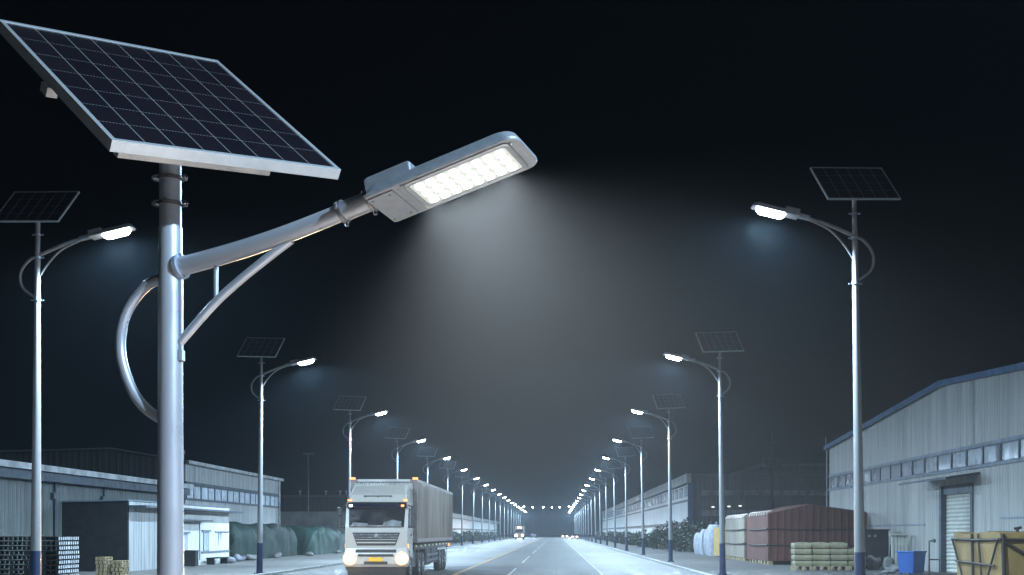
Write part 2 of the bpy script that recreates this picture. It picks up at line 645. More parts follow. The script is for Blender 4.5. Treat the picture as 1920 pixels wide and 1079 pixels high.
mb = MB()
mb.box((-1.16, .106, -.02), (-1.06, .19, .12))
mb.xf(TP)
mb.build('mounting_bracket', M['alu'], pf)

# ------------------------------------------------------------------ the two rows of lamps
LAMP_P, LAMP_C = 13200, (.53, .77, 1.0)


def make_lamp(s):
    """s = +1: arm towards +x (left row), -1: towards -x (right row)"""
    t = thing('street_lamp', (0, 0, 0), None, 'street lamp')
    zb = 1.42
    rad = lambda z: .142 - (.142 - .062) * z / 10.2
    mb = MB()
    mb.tube([(0, 0, zb), (0, 0, 5), (0, 0, 9.3)], [rad(zb), rad(5), rad(9.3)], 20)
    mb.tube([(0, 0, 9.301), (0, 0, 10.25)], [.06, .058], 16)
    pl = mb.build('pole', M['pole_white'], t)
    mb = MB()
    mb.tube([(0, 0, .02), (0, 0, zb - .001)], [rad(0) + .002, rad(zb) + .002], 20)
    mb.build('pole_foot', M['pole_blue'], t)
    mb = MB()
    mb.box((-.22, -.22, 0), (.22, .22, .025))
    for sx in (-1, 1):
        for sy in (-1, 1):
            mb.tube([(sx * .17, sy * .17, .025), (sx * .17, sy * .17, .07)], .018, 8)
    mb.build('base_flange', M['pole_blue'], t)
    P = lambda x, z: Vector((s * x, 0, z))
    mb = MB()
    mb.tube(smooth_curve([P(0, 9.16), P(.45, 9.37), P(.9, 9.55), P(1.3, 9.655)], 5), .048, 12)
    mb.build('arm', M['pole_white'], t)
    mb = MB()
    mb.tube(smooth_curve([P(.05, 8.62), P(.3, 9.0), P(.65, 9.35), P(1.12, 9.58)], 5), .026, 10)
    mb.build('brace', M['pole_white'], t)
    mb = MB()
    mb.tube(smooth_curve([P(0, 9.16), P(-.22, 9.05), P(-.41, 8.8), P(-.45, 8.55), P(-.36, 8.3), P(-.03, 8.05)], 5), .034, 10)
    mb.build('back_arc', M['pole_white'], t)
    for z, r in ((9.72, .085), (8.0, .11), (9.12, .10)):
        mb = MB()
        mb.tube([(0, 0, z - .02), (0, 0, z + .02)], r, 16)
        for q in (-1, 1):
            mb.box((min(q * .06, q * (r + .06)), -.02, z - .015), (max(q * .06, q * (r + .06)), .02, z + .015))
        mb.build('clamp', M['galv'], pl)
    ex = Vector((s * .97, 0, .243)).normalized()
    ey = Vector((0, s, 0))
    ez = ex.cross(ey)
    HM = Matrix((ex, ey, ez)).transposed().to_4x4()
    T = Matrix.Translation(P(2.06, 9.80)) @ HM @ Matrix.Scale(.80, 4)
    head_parts(t, T, False, LAMP_P, LAMP_C, 171, .12)
    if s < 0:
        RM = Matrix(((.9719, -.1453, -.1851), (.2302, .7492, .621), (.0484, -.6462, .7616)))
    else:
        RM = Matrix(((.9719, .1453, .1851), (-.2302, .7492, .621), (-.0484, -.6462, .7616)))
    panel_parts(t, Vector((0, -.14, 10.44)), RM, 1.94, 1.295, .05, .03, M['cells_small'], False)
    return t


ORD = ['nearest', 'second nearest', 'third nearest', 'fourth nearest', 'fifth nearest', 'sixth nearest', 'seventh nearest', 'eighth nearest', 'ninth nearest']
for s, X, d0, step, side in ((1, -13.65, 32.4, 24.5, 'left'), (-1, 7.48, 30.3, 25.0, 'right')):
    proto = make_lamp(s)
    first = True
    for n in range(-1 if s < 0 else 0, 19):
        o = proto if first else copy_tree(proto)
        first = False
        o.location = (X, d0 + step * n, 0)
        o.rotation_euler = (R(rnd.uniform(-.25, .25)), R((.45 if s > 0 else -.85) + rnd.uniform(-.2, .2)), R(rnd.uniform(-2, 2)))
        o['group'] = 'solar street lamps in the %s row' % side
        if n < 0:
            o['label'] = 'solar street lamp of the right row beside the camera, outside the picture'
        elif n < 9:
            o['label'] = 'white solar street lamp with blue foot, %s of the %s row' % (ORD[n], side)
        else:
            o['label'] = 'tiny distant street lamp merging with its neighbours far down the %s row' % side

# ------------------------------------------------------------------ warehouses
M['clad_r'] = sheet('grey_white_cladding', (.38, .375, .355), 1, .30, 1.05, .45, .15, .48, .45)
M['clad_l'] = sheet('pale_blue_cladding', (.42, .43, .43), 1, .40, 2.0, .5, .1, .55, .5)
M['clad_a'] = sheet('grey_green_cladding', (.12, .135, .13), 1, .40, 2.0, .55, .1, .55, .5)
M['clad_lx'] = sheet('shaded_end_cladding', (.05, .055, .06), 0, .40, 2.0, .6, .0, .4, .5)  # darkened copy of the side cladding, shade put into its colour
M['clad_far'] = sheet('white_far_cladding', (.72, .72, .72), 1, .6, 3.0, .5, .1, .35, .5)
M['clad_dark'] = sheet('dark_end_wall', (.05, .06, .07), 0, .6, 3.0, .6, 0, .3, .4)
M['roof'] = sheet('grey_roof_sheet', (.14, .15, .16), 1, .4, 2.0, .6, .2, .3, .5)
M['blue_trim'] = plain('blue_verge_trim', (.03, .085, .18), .4, .1, .15, 2)
M['trim'] = plain('grey_blue_trim', (.16, .19, .23), .5, .1, .2, 2)
M['trim_dark'] = plain('dark_window_frame', (.05, .065, .085), .5, .1, .2, 2)
M['trim_pale'] = plain('pale_gutter', (.36, .37, .38), .4, .3, .4, 1.2, (1, 1, 1))
M['pane'] = plain('dusty_window_pane', (.22, .24, .27), .16, .35, .45, 1.1, (1, 1.5, .6))
M['pane_blue'] = plain('pale_blue_pane', (.50, .56, .64), .22, .1, .4, .9)
M['shutter'] = plain('cream_shutter', (.42, .42, .37), .5, .1, .10, 2)
M['plaster'] = plain('stained_white_plaster', (.64, .63, .61), .7, 0, .16, 1.2, (1, 1, .5), bump=.2)
M['black'] = plain('black_sheet', (.007, .008, .009), .75, 0, .3, 2)


def gable_x(mb, X, prof, thick):
    """wall facing the road: profile in (y, z)"""
    mb.prism([(X, y, z) for y, z in prof], (thick, 0, 0))


# right warehouse: gable wall facing the road at X = 18.4
WX, Y0, YA, Y1, ZE, ZA = 18.4, 34.0, 58.5, 83.0, 7.6, 8.95
wr = thing('warehouse', (WX, YA, 0), 'grey metal-clad warehouse with blue roof edge and roller shutter at the right', 'warehouse')
L = lambda y: y - YA
DY0, DY1, DZ = 54.4, 58.9, 4.1           # door opening
mb = MB()
zr = lambda y: ZE + (ZA - ZE) * (1 - abs(y - YA) / (YA - Y0))
gable_x(mb, 0, [(L(Y0), 0), (L(DY0), 0), (L(DY0), zr(DY0)), (L(Y0), ZE)], .3)
gable_x(mb, 0, [(L(DY0), DZ), (L(DY1), DZ), (L(DY1), zr(DY1)), (L(YA), ZA), (L(DY0), zr(DY0))], .3)
gable_x(mb, 0, [(L(DY1), 0), (L(Y1), 0), (L(Y1), ZE), (L(DY1), zr(DY1))], .3)
mb.box((.3, L(Y1) - .3, 0), (30, L(Y1), ZE))
mb.box((.3, L(Y0), 0), (30, L(Y0) + .3, ZE))
mb.build('wall', M['clad_r'], wr)
mb = MB()
for ya, za, yb, zb in ((Y0 - .4, ZE + .02, YA, ZA + .04), (Y1 + .4, ZE + .02, YA, ZA + .04)):
    mb.prism([(-.18, L(ya), za), (-.18, L(yb), zb), (-.18, L(yb), zb + .06), (-.18, L(ya), za + .06)], (30, 0, 0))
rf = mb.build('roof', M['roof'], wr)
mb = MB()
for ya, za, yb, zb in ((Y0 - .4, ZE, YA, ZA), (Y1 + .4, ZE, YA, ZA)):
    mb.prism([(-.30, L(ya), za - .14), (-.30, L(yb), zb - .12), (-.30, L(yb), zb + .14), (-.30, L(ya), za + .12)], (.118, 0, 0))
mb.build('verge_trim', M['blue_trim'], rf)
mb = MB()
mb.tube([(-.12, L(Y1) + .16, 0), (-.12, L(Y1) + .16, 7.5)], .06, 10)
mb.tube([(-.2, L(Y1) + .2, 7.6), (-.2, L(Y1) + .2, 8.35)], .03, 8)
mb.build('downpipe', M['trim'], wr)
ZB0, ZB1 = 4.82, 5.62
mb = MB()
mb.box((-.07, L(Y0), ZB1), (-.001, L(Y1), ZB1 + .14))
mb.box((-.09, L(Y0), ZB0 - .12), (-.001, L(Y1), ZB0))
mb.build('window_band_trim', M['trim'], wr)
pitch = 2.1
n = int((Y1 - Y0) / pitch)
for i in range(n):
    ya = L(Y0) + .2 + i * pitch
    mb = MB()
    for p, q in (((-.06, ya, ZB0), (-.002, ya + .09, ZB1)), ((-.06, ya + pitch - .09, ZB0), (-.002, ya + pitch - .002, ZB1)),
                 ((-.055, ya + .09, ZB1 - .06), (-.002, ya + pitch - .09, ZB1 - .001)), ((-.055, ya + .09, ZB0 + .001), (-.002, ya + pitch - .09, ZB0 + .05))):
        mb.box(p, q)
    w = mb.build('window', M['trim_dark'], wr)
    mb = MB()
    tl = rnd.uniform(-.012, .012)
    mb.prism([(-.03 + tl, ya + .09, ZB0 + .05), (-.03 - tl, ya + pitch - .09, ZB0 + .05), (-.03 - tl, ya + pitch - .09, ZB1 - .06), (-.03 + tl, ya + .09, ZB1 - .06)], (.01, 0, 0))
    mb.build('pane', M['pane'], w)
# roller door, frame, canopy
mb = MB()
z = .02
while z < DZ - .25:
    mb.prism([(.16, L(DY0) + .3, z), (.13, L(DY0) + .3, z + .08), (.16, L(DY0) + .3, z + .175), (.2, L(DY0) + .3, z + .17), (.2, L(DY0) + .3, z)], (0, DY1 - DY0 - .6, 0))
    z += .185
mb.build('roller_door', M['shutter'], wr)
mb = MB()
mb.box((-.12, L(DY1) - .31, 0), (.31, L(DY1) + .02, DZ))
mb.box((-.05, L(DY0) - .02, 0), (.31, L(DY0) + .29, DZ))
mb.box((-.03, L(DY0) + .3, DZ - .42), (.29, L(DY1) - .32, DZ + .01))
mb.build('door_frame', M['trim_dark'], wr)
mb = MB()
mb.prism([(-1.5, L(DY0) - .9, DZ + .12), (-.002, L(DY0) - .9, DZ + .34), (-.002, L(DY0) - .9, DZ + .44), (-1.5, L(DY0) - .9, DZ + .20)], (0, 7.4, 0))
mb.build('canopy', M['trim_dark'], wr)
mb = MB()
mb.box((-.04, L(61.5), 2.25), (-.001, L(82.9), 2.33))
mb.box((-.04, L(34.2), 2.45), (-.001, L(51), 2.53))
mb.build('wall_rail', M['trim'], wr)

# far right warehouse: long white wall to the road, dark end wall to the camera
FX, FY, FL, FZ = 17.6, 163.0, 300.0, 9.6
fr = thing('long_warehouse', (FX, FY, 0), 'long white two-storey warehouse receding along the right side of the road', 'warehouse')
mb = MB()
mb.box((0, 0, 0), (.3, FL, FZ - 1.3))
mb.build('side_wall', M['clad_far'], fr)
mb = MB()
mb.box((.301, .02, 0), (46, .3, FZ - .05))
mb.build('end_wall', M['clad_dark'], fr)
mb = MB()
mb.box((.3, 0, FZ - .04), (46, FL, FZ + .05))
mb.build('roof', M['roof'], fr)
mb = MB()
mb.box((-.35, -.1, FZ - 1.1), (.29, FL, FZ + .12))
mb.build('fascia', M['trim_pale'], fr)
mb = MB()
mb.box((-.12, 0, 6.05), (-.002, FL, 6.3))
mb.box((-.5, 0, 3.0), (-.002, FL, 3.3))
mb.build('wall_band', M['trim_dark'], fr)
mb = MB()
mb.box((-.18, -.2, 0), (.5, .018, FZ - 1.11))
mb.build('corner_post', M['blue_trim'], fr)
for i in range(44):
    mb = MB()
    ya = 1.2 + i * 6.6
    mb.box((-.05, ya, 6.75), (-.002, ya + 4.6, 8.1))
    w = mb.build('window', M['trim_dark'], fr)
    mb = MB()
    mb.box((-.07, ya + .15, 6.9), (-.051, ya + 4.45, 7.95))
    mb.build('pane', M['pane_blue'], w)
for z0, z1 in ((6.8, 7.5), (4.1, 4.9)):
    mb = MB()
    mb.box((1.5, -.04, z0), (45, .018, z1))
    mb.build('window_strip', M['pane'], fr)
for i, px in enumerate((1337, 1367, 1388)):
    p = at(px, 951 - i, FY - .4)
    mb = MB()
    mb.box((p.x - FX - .18, -.4, p.z - .07), (p.x - FX + .18, -.25, p.z + .07))
    mb.box((p.x - FX - .05, -.25, p.z - .05), (p.x - FX + .05, .019, p.z + .05))
    w = mb.build('wall_lamp', emit('wall_lamp_glow', (.9, .97, 1), 1.6), fr)

# a lower dark hall behind, between the two right warehouses
dh = thing('dark_hall', (36, 215, 0), 'dark flat-roofed hall standing far back behind the stacked cargo at the right', 'hall')
mb = MB()
mb.box((0, 0, 0), (46, 60, 13.4))
mb.build('wall', M['clad_dark'], dh)
mb = MB()
mb.box((-.5, -.5, 13.4), (46.5, 60.5, 13.9))
mb.build('roof', M['roof'], dh)
mb = MB()
mb.box((2, -.06, 8.5), (44, -.002, 10.2))
mb.build('window_strip', M['pane'], dh)

# left building B: pale side wall to the road at X = -24, d 79.7..107
bl = thing('warehouse', (-24, 79.7, 0), 'pale corrugated warehouse with a strip of blue windows behind the left shed', 'warehouse')
BL, BZ = 27.3, 6.45
mb = MB()
mb.box((-.3, .31, 0), (0, BL, BZ))
mb.build('side_wall', M['clad_l'], bl)
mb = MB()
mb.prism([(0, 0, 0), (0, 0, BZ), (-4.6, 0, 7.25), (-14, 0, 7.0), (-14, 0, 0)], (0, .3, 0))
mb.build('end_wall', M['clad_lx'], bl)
mb = MB()
mb.prism([(.25, -.2, BZ + .02), (-4.6, -.2, 7.28), (-14, -.2, 7.03), (-14, -.2, 7.12), (-4.6, -.2, 7.38), (.25, -.2, BZ + .10)], (0, BL + .4, 0))
rf = mb.build('roof', M['roof'], bl)
mb = MB()
mb.box((.26, -.22, BZ - .1), (.40, BL + .2, BZ + .12))
mb.build('gutter', M['trim_pale'], rf)
mb = MB()
mb.tube([(-3, 9.5, 6.7), (-3, 9.5, 7.6)], .14, 12)
mb.tube([(-3, 9.5, 7.6), (-3, 9.5, 7.85)], [.26, .20], 12)
mb.build('vent_pipe', M['trim_pale'], rf)
mb = MB()
mb.box((.001, .1, 5.02), (.12, BL, 5.22))
mb.box((.001, .1, 4.02), (.07, BL, 4.12))
mb.build('window_band_trim', M['trim_dark'], bl)
for i in range(8):
    ya = .4 + i * 3.36
    mb = MB()
    for p, q in (((.002, ya, 4.121), (.06, ya + .1, 5.019)), ((.002, ya + 3.25, 4.121), (.06, ya + 3.35, 5.019)), ((.002, ya + .101, 4.121), (.055, ya + 3.249, 4.17)),
                 ((.002, ya + .101, 4.96), (.055, ya + 3.249, 5.019)), ((.002, ya + 1.63, 4.171), (.05, ya + 1.70, 4.959))):
        mb.box(p, q)
    w = mb.build('window', M['trim_dark'], bl)
    mb = MB()
    mb.box((.003, ya + .101, 4.172), (.02, ya + 3.249, 4.958))
    mb.build('pane', M['pane_blue'], w)
mb = MB()
mb.tube([(.1, BL - .2, 0), (.1, BL - .2, BZ)], .07, 10)
mb.build('downpipe', M['trim_pale'], bl)

# left building A: lower long hall in front of it
al = thing('long_hall', (-24, 46, 0), 'long low hall with a pale eaves gutter at the left edge', 'hall')
AL, AZ = 33.4, 5.0
mb = MB()
mb.box((-.3, 0, 0), (0, AL, AZ - .5))
mb.box((-14, 0, 0), (-.301, .3, AZ - .5))
mb.build('wall', M['clad_a'], al)
mb = MB()
mb.prism([(.55, -.2, AZ - .28), (-14, -.2, AZ + .8), (-14, -.2, AZ + .9), (.55, -.2, AZ - .18)], (0, AL + .2, 0))
rf = mb.build('roof', M['roof'], al)
mb = MB()
mb.box((.56, -.2, AZ - .30), (.74, AL, AZ - .02))
mb.build('gutter', M['trim_pale'], rf)
mb = MB()
mb.box((.001, 0, AZ - .72), (.5, AL, AZ - .31))
mb.build('soffit', M['trim_dark'], al)
for ya in (13, 19.4):
    mb = MB()
    mb.tube([(.09, ya, 0), (.09, ya, AZ - .73)], .06, 10)
    mb.box((.002, ya - .35, 3.5), (.16, ya - .07, 3.8))
    mb.build('downpipe', M['trim_dark'], al)

# left shed
sh = thing('shed', (-20.8, 60, 0), 'low shed with shaded black end wall and white plastered front under a narrow canopy', 'shed')
SL, SZ = 18.5, 3.45
mb = MB()
mb.prism([(0, .0, 0), (0, .0, SZ), (-10, .0, SZ - .25), (-10, 0, 0)], (0, .2, 0))
mb.build('end_wall', M['black'], sh)  # shade on the camera-facing end is put into the black colour
mb = MB()
mb.box((-.2, .2, 0), (0, 6.0, SZ - .02))
mb.build('clad_wall', M['clad_l'], sh)
mb = MB()
y0, y1 = 6.0, SL
mb.box((-.2, 6.001, 0), (.03, SL, SZ - .02))
mb.build('plaster_wall', M['plaster'], sh)
mb = MB()
mb.prism([(.05, -.05, SZ), (-10, -.05, SZ - .25), (-10, -.05, SZ - .15), (.05, -.05, SZ + .06)], (0, SL + .1, 0))
mb.build('roof', M['trim'], sh)
mb = MB()
mb.box((.06, .0, SZ - .32), (.9, SL + .3, SZ - .22))
mb.build('canopy', M['trim_dark'], sh)
mb = MB()
mb.box((.032, 6.2, 2.55), (.7, 12.4, 2.62))
mb.build('door_canopy', M['trim_dark'], sh)
for ya, yb, za, zb in ((7.4, 9.6, .75, 1.85), (12.7, 13.9, .75, 1.95)):
    mb = MB()
    mb.box((.031, ya, za), (.06, yb, zb))
    mb.box((.031, ya - .3, zb), (.10, yb + .3, zb + .1))
    w = mb.build('window', M['trim'], sh)
    mb = MB()
    mb.box((.061, ya + .12, za + .1), (.075, yb - .12, zb - .1))
    mb.build('pane', M['pane_blue'], w)
mb = MB()
mb.box((.031, 15.2, 1.9), (.09, 18.3, 1.98))
mb.box((.031, 11.9, .3), (.07, 12.0, 2.5))
mb.box((.031, 12.3, .72), (.12, 18.45, .80))
mb.build('wall_rail', M['trim'], sh)
mb = MB()
for ya, l in ((15.9, .9), (16.4, .5)):
    mb.prism([(.031, ya, 1.9), (.031, ya + .35, 1.9), (.031, ya + .18, 1.9 - l)], (.012, 0, 0))
mb.build('torn_awning', M['trim'], sh)

# boundary wall, far hall and long white hall at the left
mb = MB()
mb.box((-46, 150, 0), (-25.2, 150.4, 4.3))
mb.box((-46, 149.9, 4.3), (-25.1, 150.5, 4.45))
tag(mb.build('boundary_wall', plain('grey_boundary_wall', (.24, .26, .27), .8, 0, .25, .6)), 'plain grey boundary wall behind the green tarpaulins', 'wall')
ld_ = thing('dark_hall', (-52, 200, 0), 'dark low hall behind the boundary wall at the left', 'hall')
mb = MB()
mb.box((0, 0, 0), (26, 40, 7.6))
mb.build('wall', M['clad_dark'], ld_)
mb = MB()
mb.box((-.4, -.4, 7.6), (26.4, 40.4, 8.0))
rf = mb.build('roof', M['roof'], ld_)
for x in (10.5, 14.7, 17.0, 18.0):
    mb = MB()
    mb.tube([(x, .2, 8.0), (x, .2, 8.5)], .12, 8)
    mb.tube([(x, .2, 8.5), (x, .2, 8.75)], [.3, .2], 8)
    mb.build('roof_vent', M['trim_pale'], rf)
lw = thing('long_warehouse', (-23, 225, 0), 'long pale warehouse with light roof edge receding behind the truck', 'warehouse')
mb = MB()
mb.box((-12, 0, 0), (0, 260, 5.2))
mb.build('wall', M['clad_far'], lw)
mb = MB()
mb.prism([(.6, -.5, 5.21), (-6, -.5, 6.6), (-12.5, -.5, 5.21)], (0, 261, 0))
rf = mb.build('roof', M['roof'], lw)
mb = MB()
mb.box((.62, -.5, 5.2), (.9, 260, 6.1))
mb.build('fascia', M['trim_pale'], rf)
mb = MB()
mb.box((.002, 0, 2.6), (.3, 260, 2.9))
mb.build('wall_band', M['trim_dark'], lw)

# masts
mb = MB()
p = at(578, 999, 178)
mb.tube([(p.x, 178, 0), (p.x, 178, 13.2)], [.13, .07], 10)
mb.box((p.x - .75, 177.8, 13.15), (p.x + .75, 178.2, 13.4))
tag(mb.build('floodlight_mast', M['trim']), 'thin unlit mast with a crossbar behind the boundary wall', 'mast')
mb = MB()
p = at(1447, 999, 158)
mb.tube([(p.x, 158, 0), (p.x, 158, 14.9)], [.26, .14], 10)
for z, w in ((13.4, .8), (13.1, .5), (11.4, 1.5), (11.0, 1.1), (10.5, .7)):
    mb.box((p.x - w, 157.9, z), (p.x + w, 158.1, z + .13))
mb.box((p.x + .4, 157.7, 10.4), (p.x + 1.2, 158.3, 11.4))
mb.box((p.x - 1.1, 157.75, 10.7), (p.x - .7, 158.25, 11.7))
tag(mb.build('utility_pole', M['black']), 'dark utility pole with crossarms and transformer behind the right halls', 'utility pole')

# ------------------------------------------------------------------ stored goods
M['tarp_red'] = sheet('red_brown_cover', (.105, .030, .019), 'xy', .42, 1.3, .7, 0, .45, .8, .5)
M['tarp_beige'] = sheet('beige_cover', (.27, .225, .175), 'xy', .42, 1.3, .7, 0, .5, .8, .5)
M['tarp_yellow'] = plain('ochre_wrapping', (.42, .25, .04), .55, 0, .2, 2, bump=.5, bscale=5)
M['tarp_tan'] = plain('tan_tarpaulin', (.24, .15, .045), .65, 0, .2, 1.4, (1, 1, .5), bump=.5, bscale=4)
M['tarp_green'] = plain('dark_green_tarpaulin', (.002, .018, .013), .75, 0, .35, 1.2, bump=.6, bscale=3)
M['tarp_green_pale'] = plain('pale_green_tarpaulin', (.007, .034, .028), .7, 0, .4, .9, bump=.6, bscale=3)
M['bag_white'] = plain('white_woven_bag', (.24, .25, .29), .7, 0, .3, 3, bump=.5, bscale=10)
M['sack_tan'] = plain('tan_wrapped_sack', (.20, .18, .11), .6, 0, .25, 3, bump=.4, bscale=8)
M['wood'] = plain('pallet_wood', (.30, .23, .13), .75, 0, .3, 5, (1, 1, 1), bump=.3)
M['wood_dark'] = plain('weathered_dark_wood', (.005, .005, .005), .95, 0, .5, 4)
M['wood_end'] = plain('whitish_block_end', (.45, .46, .48), .7, 0, .3, 8)
M['strap'] = plain('dark_strap', (.025, .018, .014), .6, 0, .2, 5)
M['rope'] = plain('pale_lashing', (.55, .45, .40), .7, 0, .3, 5)
M['rubble'] = plain('grey_sacking', (.16, .165, .16), .8, 0, .4, 3, bump=.4)
M['bin_blue'] = plain('blue_plastic', (.012, .075, .28), .4, 0, .12, 3)


def rumple(mb, amt, sc, keep_z=True):
    for p in mb.v:
        n = noise.noise_vector(p * sc)
        p.x += n.x * amt
        p.y += n.y * amt
        if p.z > .3:
            p.z += n.z * amt * .7
    return mb


def gridbox(mb, a, b, n=(6, 6, 6), top=None):
    """box of gridded faces whose top can be shaped: top(u,v)->z offset"""
    (x0, y0, z0), (x1, y1, z1) = a, b
    def P(u, v, w):
        zz = z0 + (z1 - z0 + (top(u, v) if top else 0)) * w
        return Vector((x0 + (x1 - x0) * u, y0 + (y1 - y0) * v, zz))
    def face(fn, nu, nv):
        vs = [fn(i / nu, j / nv) for j in range(nv + 1) for i in range(nu + 1)]
        fs = [(j * (nu + 1) + i, j * (nu + 1) + i + 1, (j + 1) * (nu + 1) + i + 1, (j + 1) * (nu + 1) + i) for j in range(nv) for i in range(nu)]
        mb.add(vs, fs, True)
    nx, ny, nz = n
    face(lambda u, w: P(u, 0, w), nx, nz)
    face(lambda u, w: P(1 - u, 1, w), nx, nz)
    face(lambda v, w: P(0, 1 - v, w), ny, nz)
    face(lambda v, w: P(1, v, w), ny, nz)
    face(lambda u, v: P(u, v, 1), nx, ny)
    return mb


def weld_sharp(o, ang=35):
    return o


def covered_block(name, x0, x1, y0, y1, z1, apex, mat, label, straps=(1.15, 2.1), panelled=True, feet=True):
    t = thing(name, (x0, y0, 0), label, 'covered cargo')
    w, l = x1 - x0, y1 - y0
    mb = MB()
    def top(u, v):
        return apex * (1 - abs(u - .38) / (.38 if u < .38 else .62)) - .04 * math.cos(v * 22)
    gridbox(mb, (0, 0, .22), (w, l, z1), (24, 20, 16), top)
    rumple(mb, .022, 1.6)
    mb.build('cover', mat, t)
    for z in straps:
        mb = MB()
        pts = [(-.05, l + .05, z), (-.07, l * .66, z - .03), (-.07, l * .33, z - .02), (-.06, -.06, z + .02), (w * .33, -.07, z - .03), (w * .66, -.07, z - .01), (w + .05, -.06, z)]
        for a, b in zip(pts, pts[1:]):
            mb.tube([a, b], .045, 6)
        mb.build('strap', M['strap'], t)
    for i in range(int(l / .9) + 1):
        mb = MB()
        ya = .25 + i * .9
        if ya > l:
            break
        mb.tube([(-.06, ya, z1 - .12), (.02, ya + .05, z1 + .08), (.28, ya + .02, z1 + .13)], .06, 6)
        mb.build('lashing', M['rope'], t)
    for i in range(int(l / 1.1) + 1):
        for u in range(max(2, int(w / 1.4))):
            if i and u:
                continue
            mb = MB()
            mb.box((u * 1.4 + .02, i * 1.1 + .05, 0), (u * 1.4 + .3, i * 1.1 + .45, .22))
            mb.build('bearer', M['wood'], t)
    return t


t = covered_block('covered_cargo', 12.55, 19.0, 73.0, 80.0, 3.05, .55, M['tarp_red'], 'large red-brown tarpaulin-covered cargo stack with dark straps beside the right warehouse')
covered_block('covered_cargo', 12.6, 16.5, 82.6, 91.6, 3.0, .25, M['tarp_beige'], 'beige covered cargo stack just beyond the red-brown one')
mb = MB()
gridbox(mb, (0, 0, .15), (3.2, 2.4, 2.95), (8, 6, 10))
rumple(mb, .05, 1.5)
o = mb.build('dark_red_bale', M['tarp_red'], None, loc=(12.75, 80.15, 0))
tag(o, 'narrow dark red bale squeezed between the red-brown and the beige cargo stacks', 'bale')
mb = MB()
gridbox(mb, (0, 0, .1), (2.6, 6.0, 2.3), (6, 10, 8))
rumple(mb, .06, 1.5)
o = tag(mb.build('yellow_bale', M['tarp_yellow'], None, loc=(12.6, 92.4, 0)), 'tall ochre yellow wrapped bale beside the white bulk bags', 'bale')
for i, (yy, h, lab) in enumerate(((99.5, 2.55, 'tallest white bulk bag right beside the yellow bale'), (104.3, 2.2, 'middle one of the three white bulk bags'), (109.0, 1.9, 'farthest and lowest white bulk bag next to the shrubs'))):
    t = thing('bulk_bag', (12.6, yy, 0), lab, 'bulk bag', 'white bulk bags')
    mb = MB()
    rings = []
    for k in range(9):
        q = k / 8
        bul = .12 * math.sin(q * math.pi) + (-.12 if q > .95 else 0)
        rings.append([Vector((1.5 + (1.5 + bul) * sx, 2.1 + (2.1 + bul) * sy, h * q)) for sx, sy in [(math.copysign(abs(math.cos(a)) ** .5, math.cos(a)), math.copysign(abs(math.sin(a)) ** .5, math.sin(a))) for a in [R(10 * m) for m in range(36)]]])
    mb.loft(rings, True, True, True)
    rumple(mb, .035, 1.7)
    mb.build('bag', M['bag_white'], t)
    for sx in (.5, 2.5):
        mb = MB()
        mb.tube(smooth_curve([(sx, .6, h - .1), (sx, 1.2, h + .22), (sx, 2.2, h + .05)], 5), .035, 6)
        mb.build('lifting_loop', M['bag_white'], t)


def pallet_mb(w=1.2, l=1.0, h=.14):
    mb = MB()
    for k in range(5):
        a = k * (l - .12) / 4
        mb.box((0, a, h - .025), (w, a + .12, h))
    for u in (0, w / 2 - .05, w - .1):
        for v in (0, l / 2 - .05, l - .1):
            mb.box((u, v, .025), (u + .1, v + .1, h - .0255))
        mb.box((u, 0, 0), (u + .1, l, .0245))
    return mb


# pallets of tan sacks in front of the red-brown stack
px0, py0 = 12.0, 62.0
colname = ['first', 'second', 'third', 'fourth']
layname = ['bottom', 'second', 'third', 'top']
pal0 = None
for c in range(4):
    if pal0 is None:
        o = pal0 = pallet_mb(.86, 1.0, .22).build('pallet', M['wood'])
    else:
        o = pal0.copy()
        col.objects.link(o)
    o.location = (px0 + c * .9, py0, 0)
    tag(o, 'wooden pallet under the tan sacks, %s from the left' % colname[c], 'pallet', 'pallets under the tan sacks')
    hmax = 4 if c < 3 else 3
    for l in range(hmax):
        mb = MB()
        gridbox(mb, (.02, .02, 0), (.84, .98, .27), (6, 6, 4), lambda u, v: .05 * math.sin(u * math.pi) * math.sin(v * math.pi) - .02)
        for p in mb.v:
            q = 1 + .06 * math.sin(max(0, min(1, p.z / .27)) * math.pi)
            p.x = .43 + (p.x - .43) * q + rnd.uniform(-.008, .008)
            p.y = .5 + (p.y - .5) * q
        s = mb.build('sack', M['sack_tan'], loc=(px0 + c * .9 + rnd.uniform(-.02, .02), py0 + rnd.uniform(-.03, .03), .225 + l * .30))
        tag(s, 'tan sack in the %s layer, %s column from the left, on the pallets' % (layname[l], colname[c]), 'sack', 'tan sacks on pallets')

# blue bin, cabinet, sacks, tap by the warehouse wall
b = thing('blue_bin', (16.25, 56.4, 0), 'blue square bin standing by the warehouse wall left of the shutter', 'bin')
mb = MB()
mb.loft([[Vector((x * .40, y * .40, .06)) for x, y in ((-1, -1), (1, -1), (1, 1), (-1, 1))], [Vector((x * .46, y * .46, 1.0)) for x, y in ((-1, -1), (1, -1), (1, 1), (-1, 1))]])
bo = mb.build('body', M['bin_blue'], b, bevel=.03)
b.rotation_euler.z = R(38)
mb = MB()
mb.box((-.5, -.5, 1.001), (.5, .5, 1.06))
mb.build('rim', M['bin_blue'], b, bevel=.015)
for sx in (-1, 1):
    mb = MB()
    mb.tube([(sx * .3, .35, .06), (sx * .36, .35, .06)], .06, 12)
    mb.build('wheel', M['black'], b)
cb = thing('steel_cabinet', (16.45, 66, 0), 'black steel cabinet half hidden behind the nearest right lamp post', 'cabinet')
mb = MB()
mb.box((0, 0, .08), (1.35, 1.0, 2.0))
mb.build('body', M['black'], cb, bevel=.02)
mb = MB()
mb.box((-.06, -.06, 2.0), (1.41, 1.06, 2.08))
mb.build('top', M['black'], cb)
mb = MB()
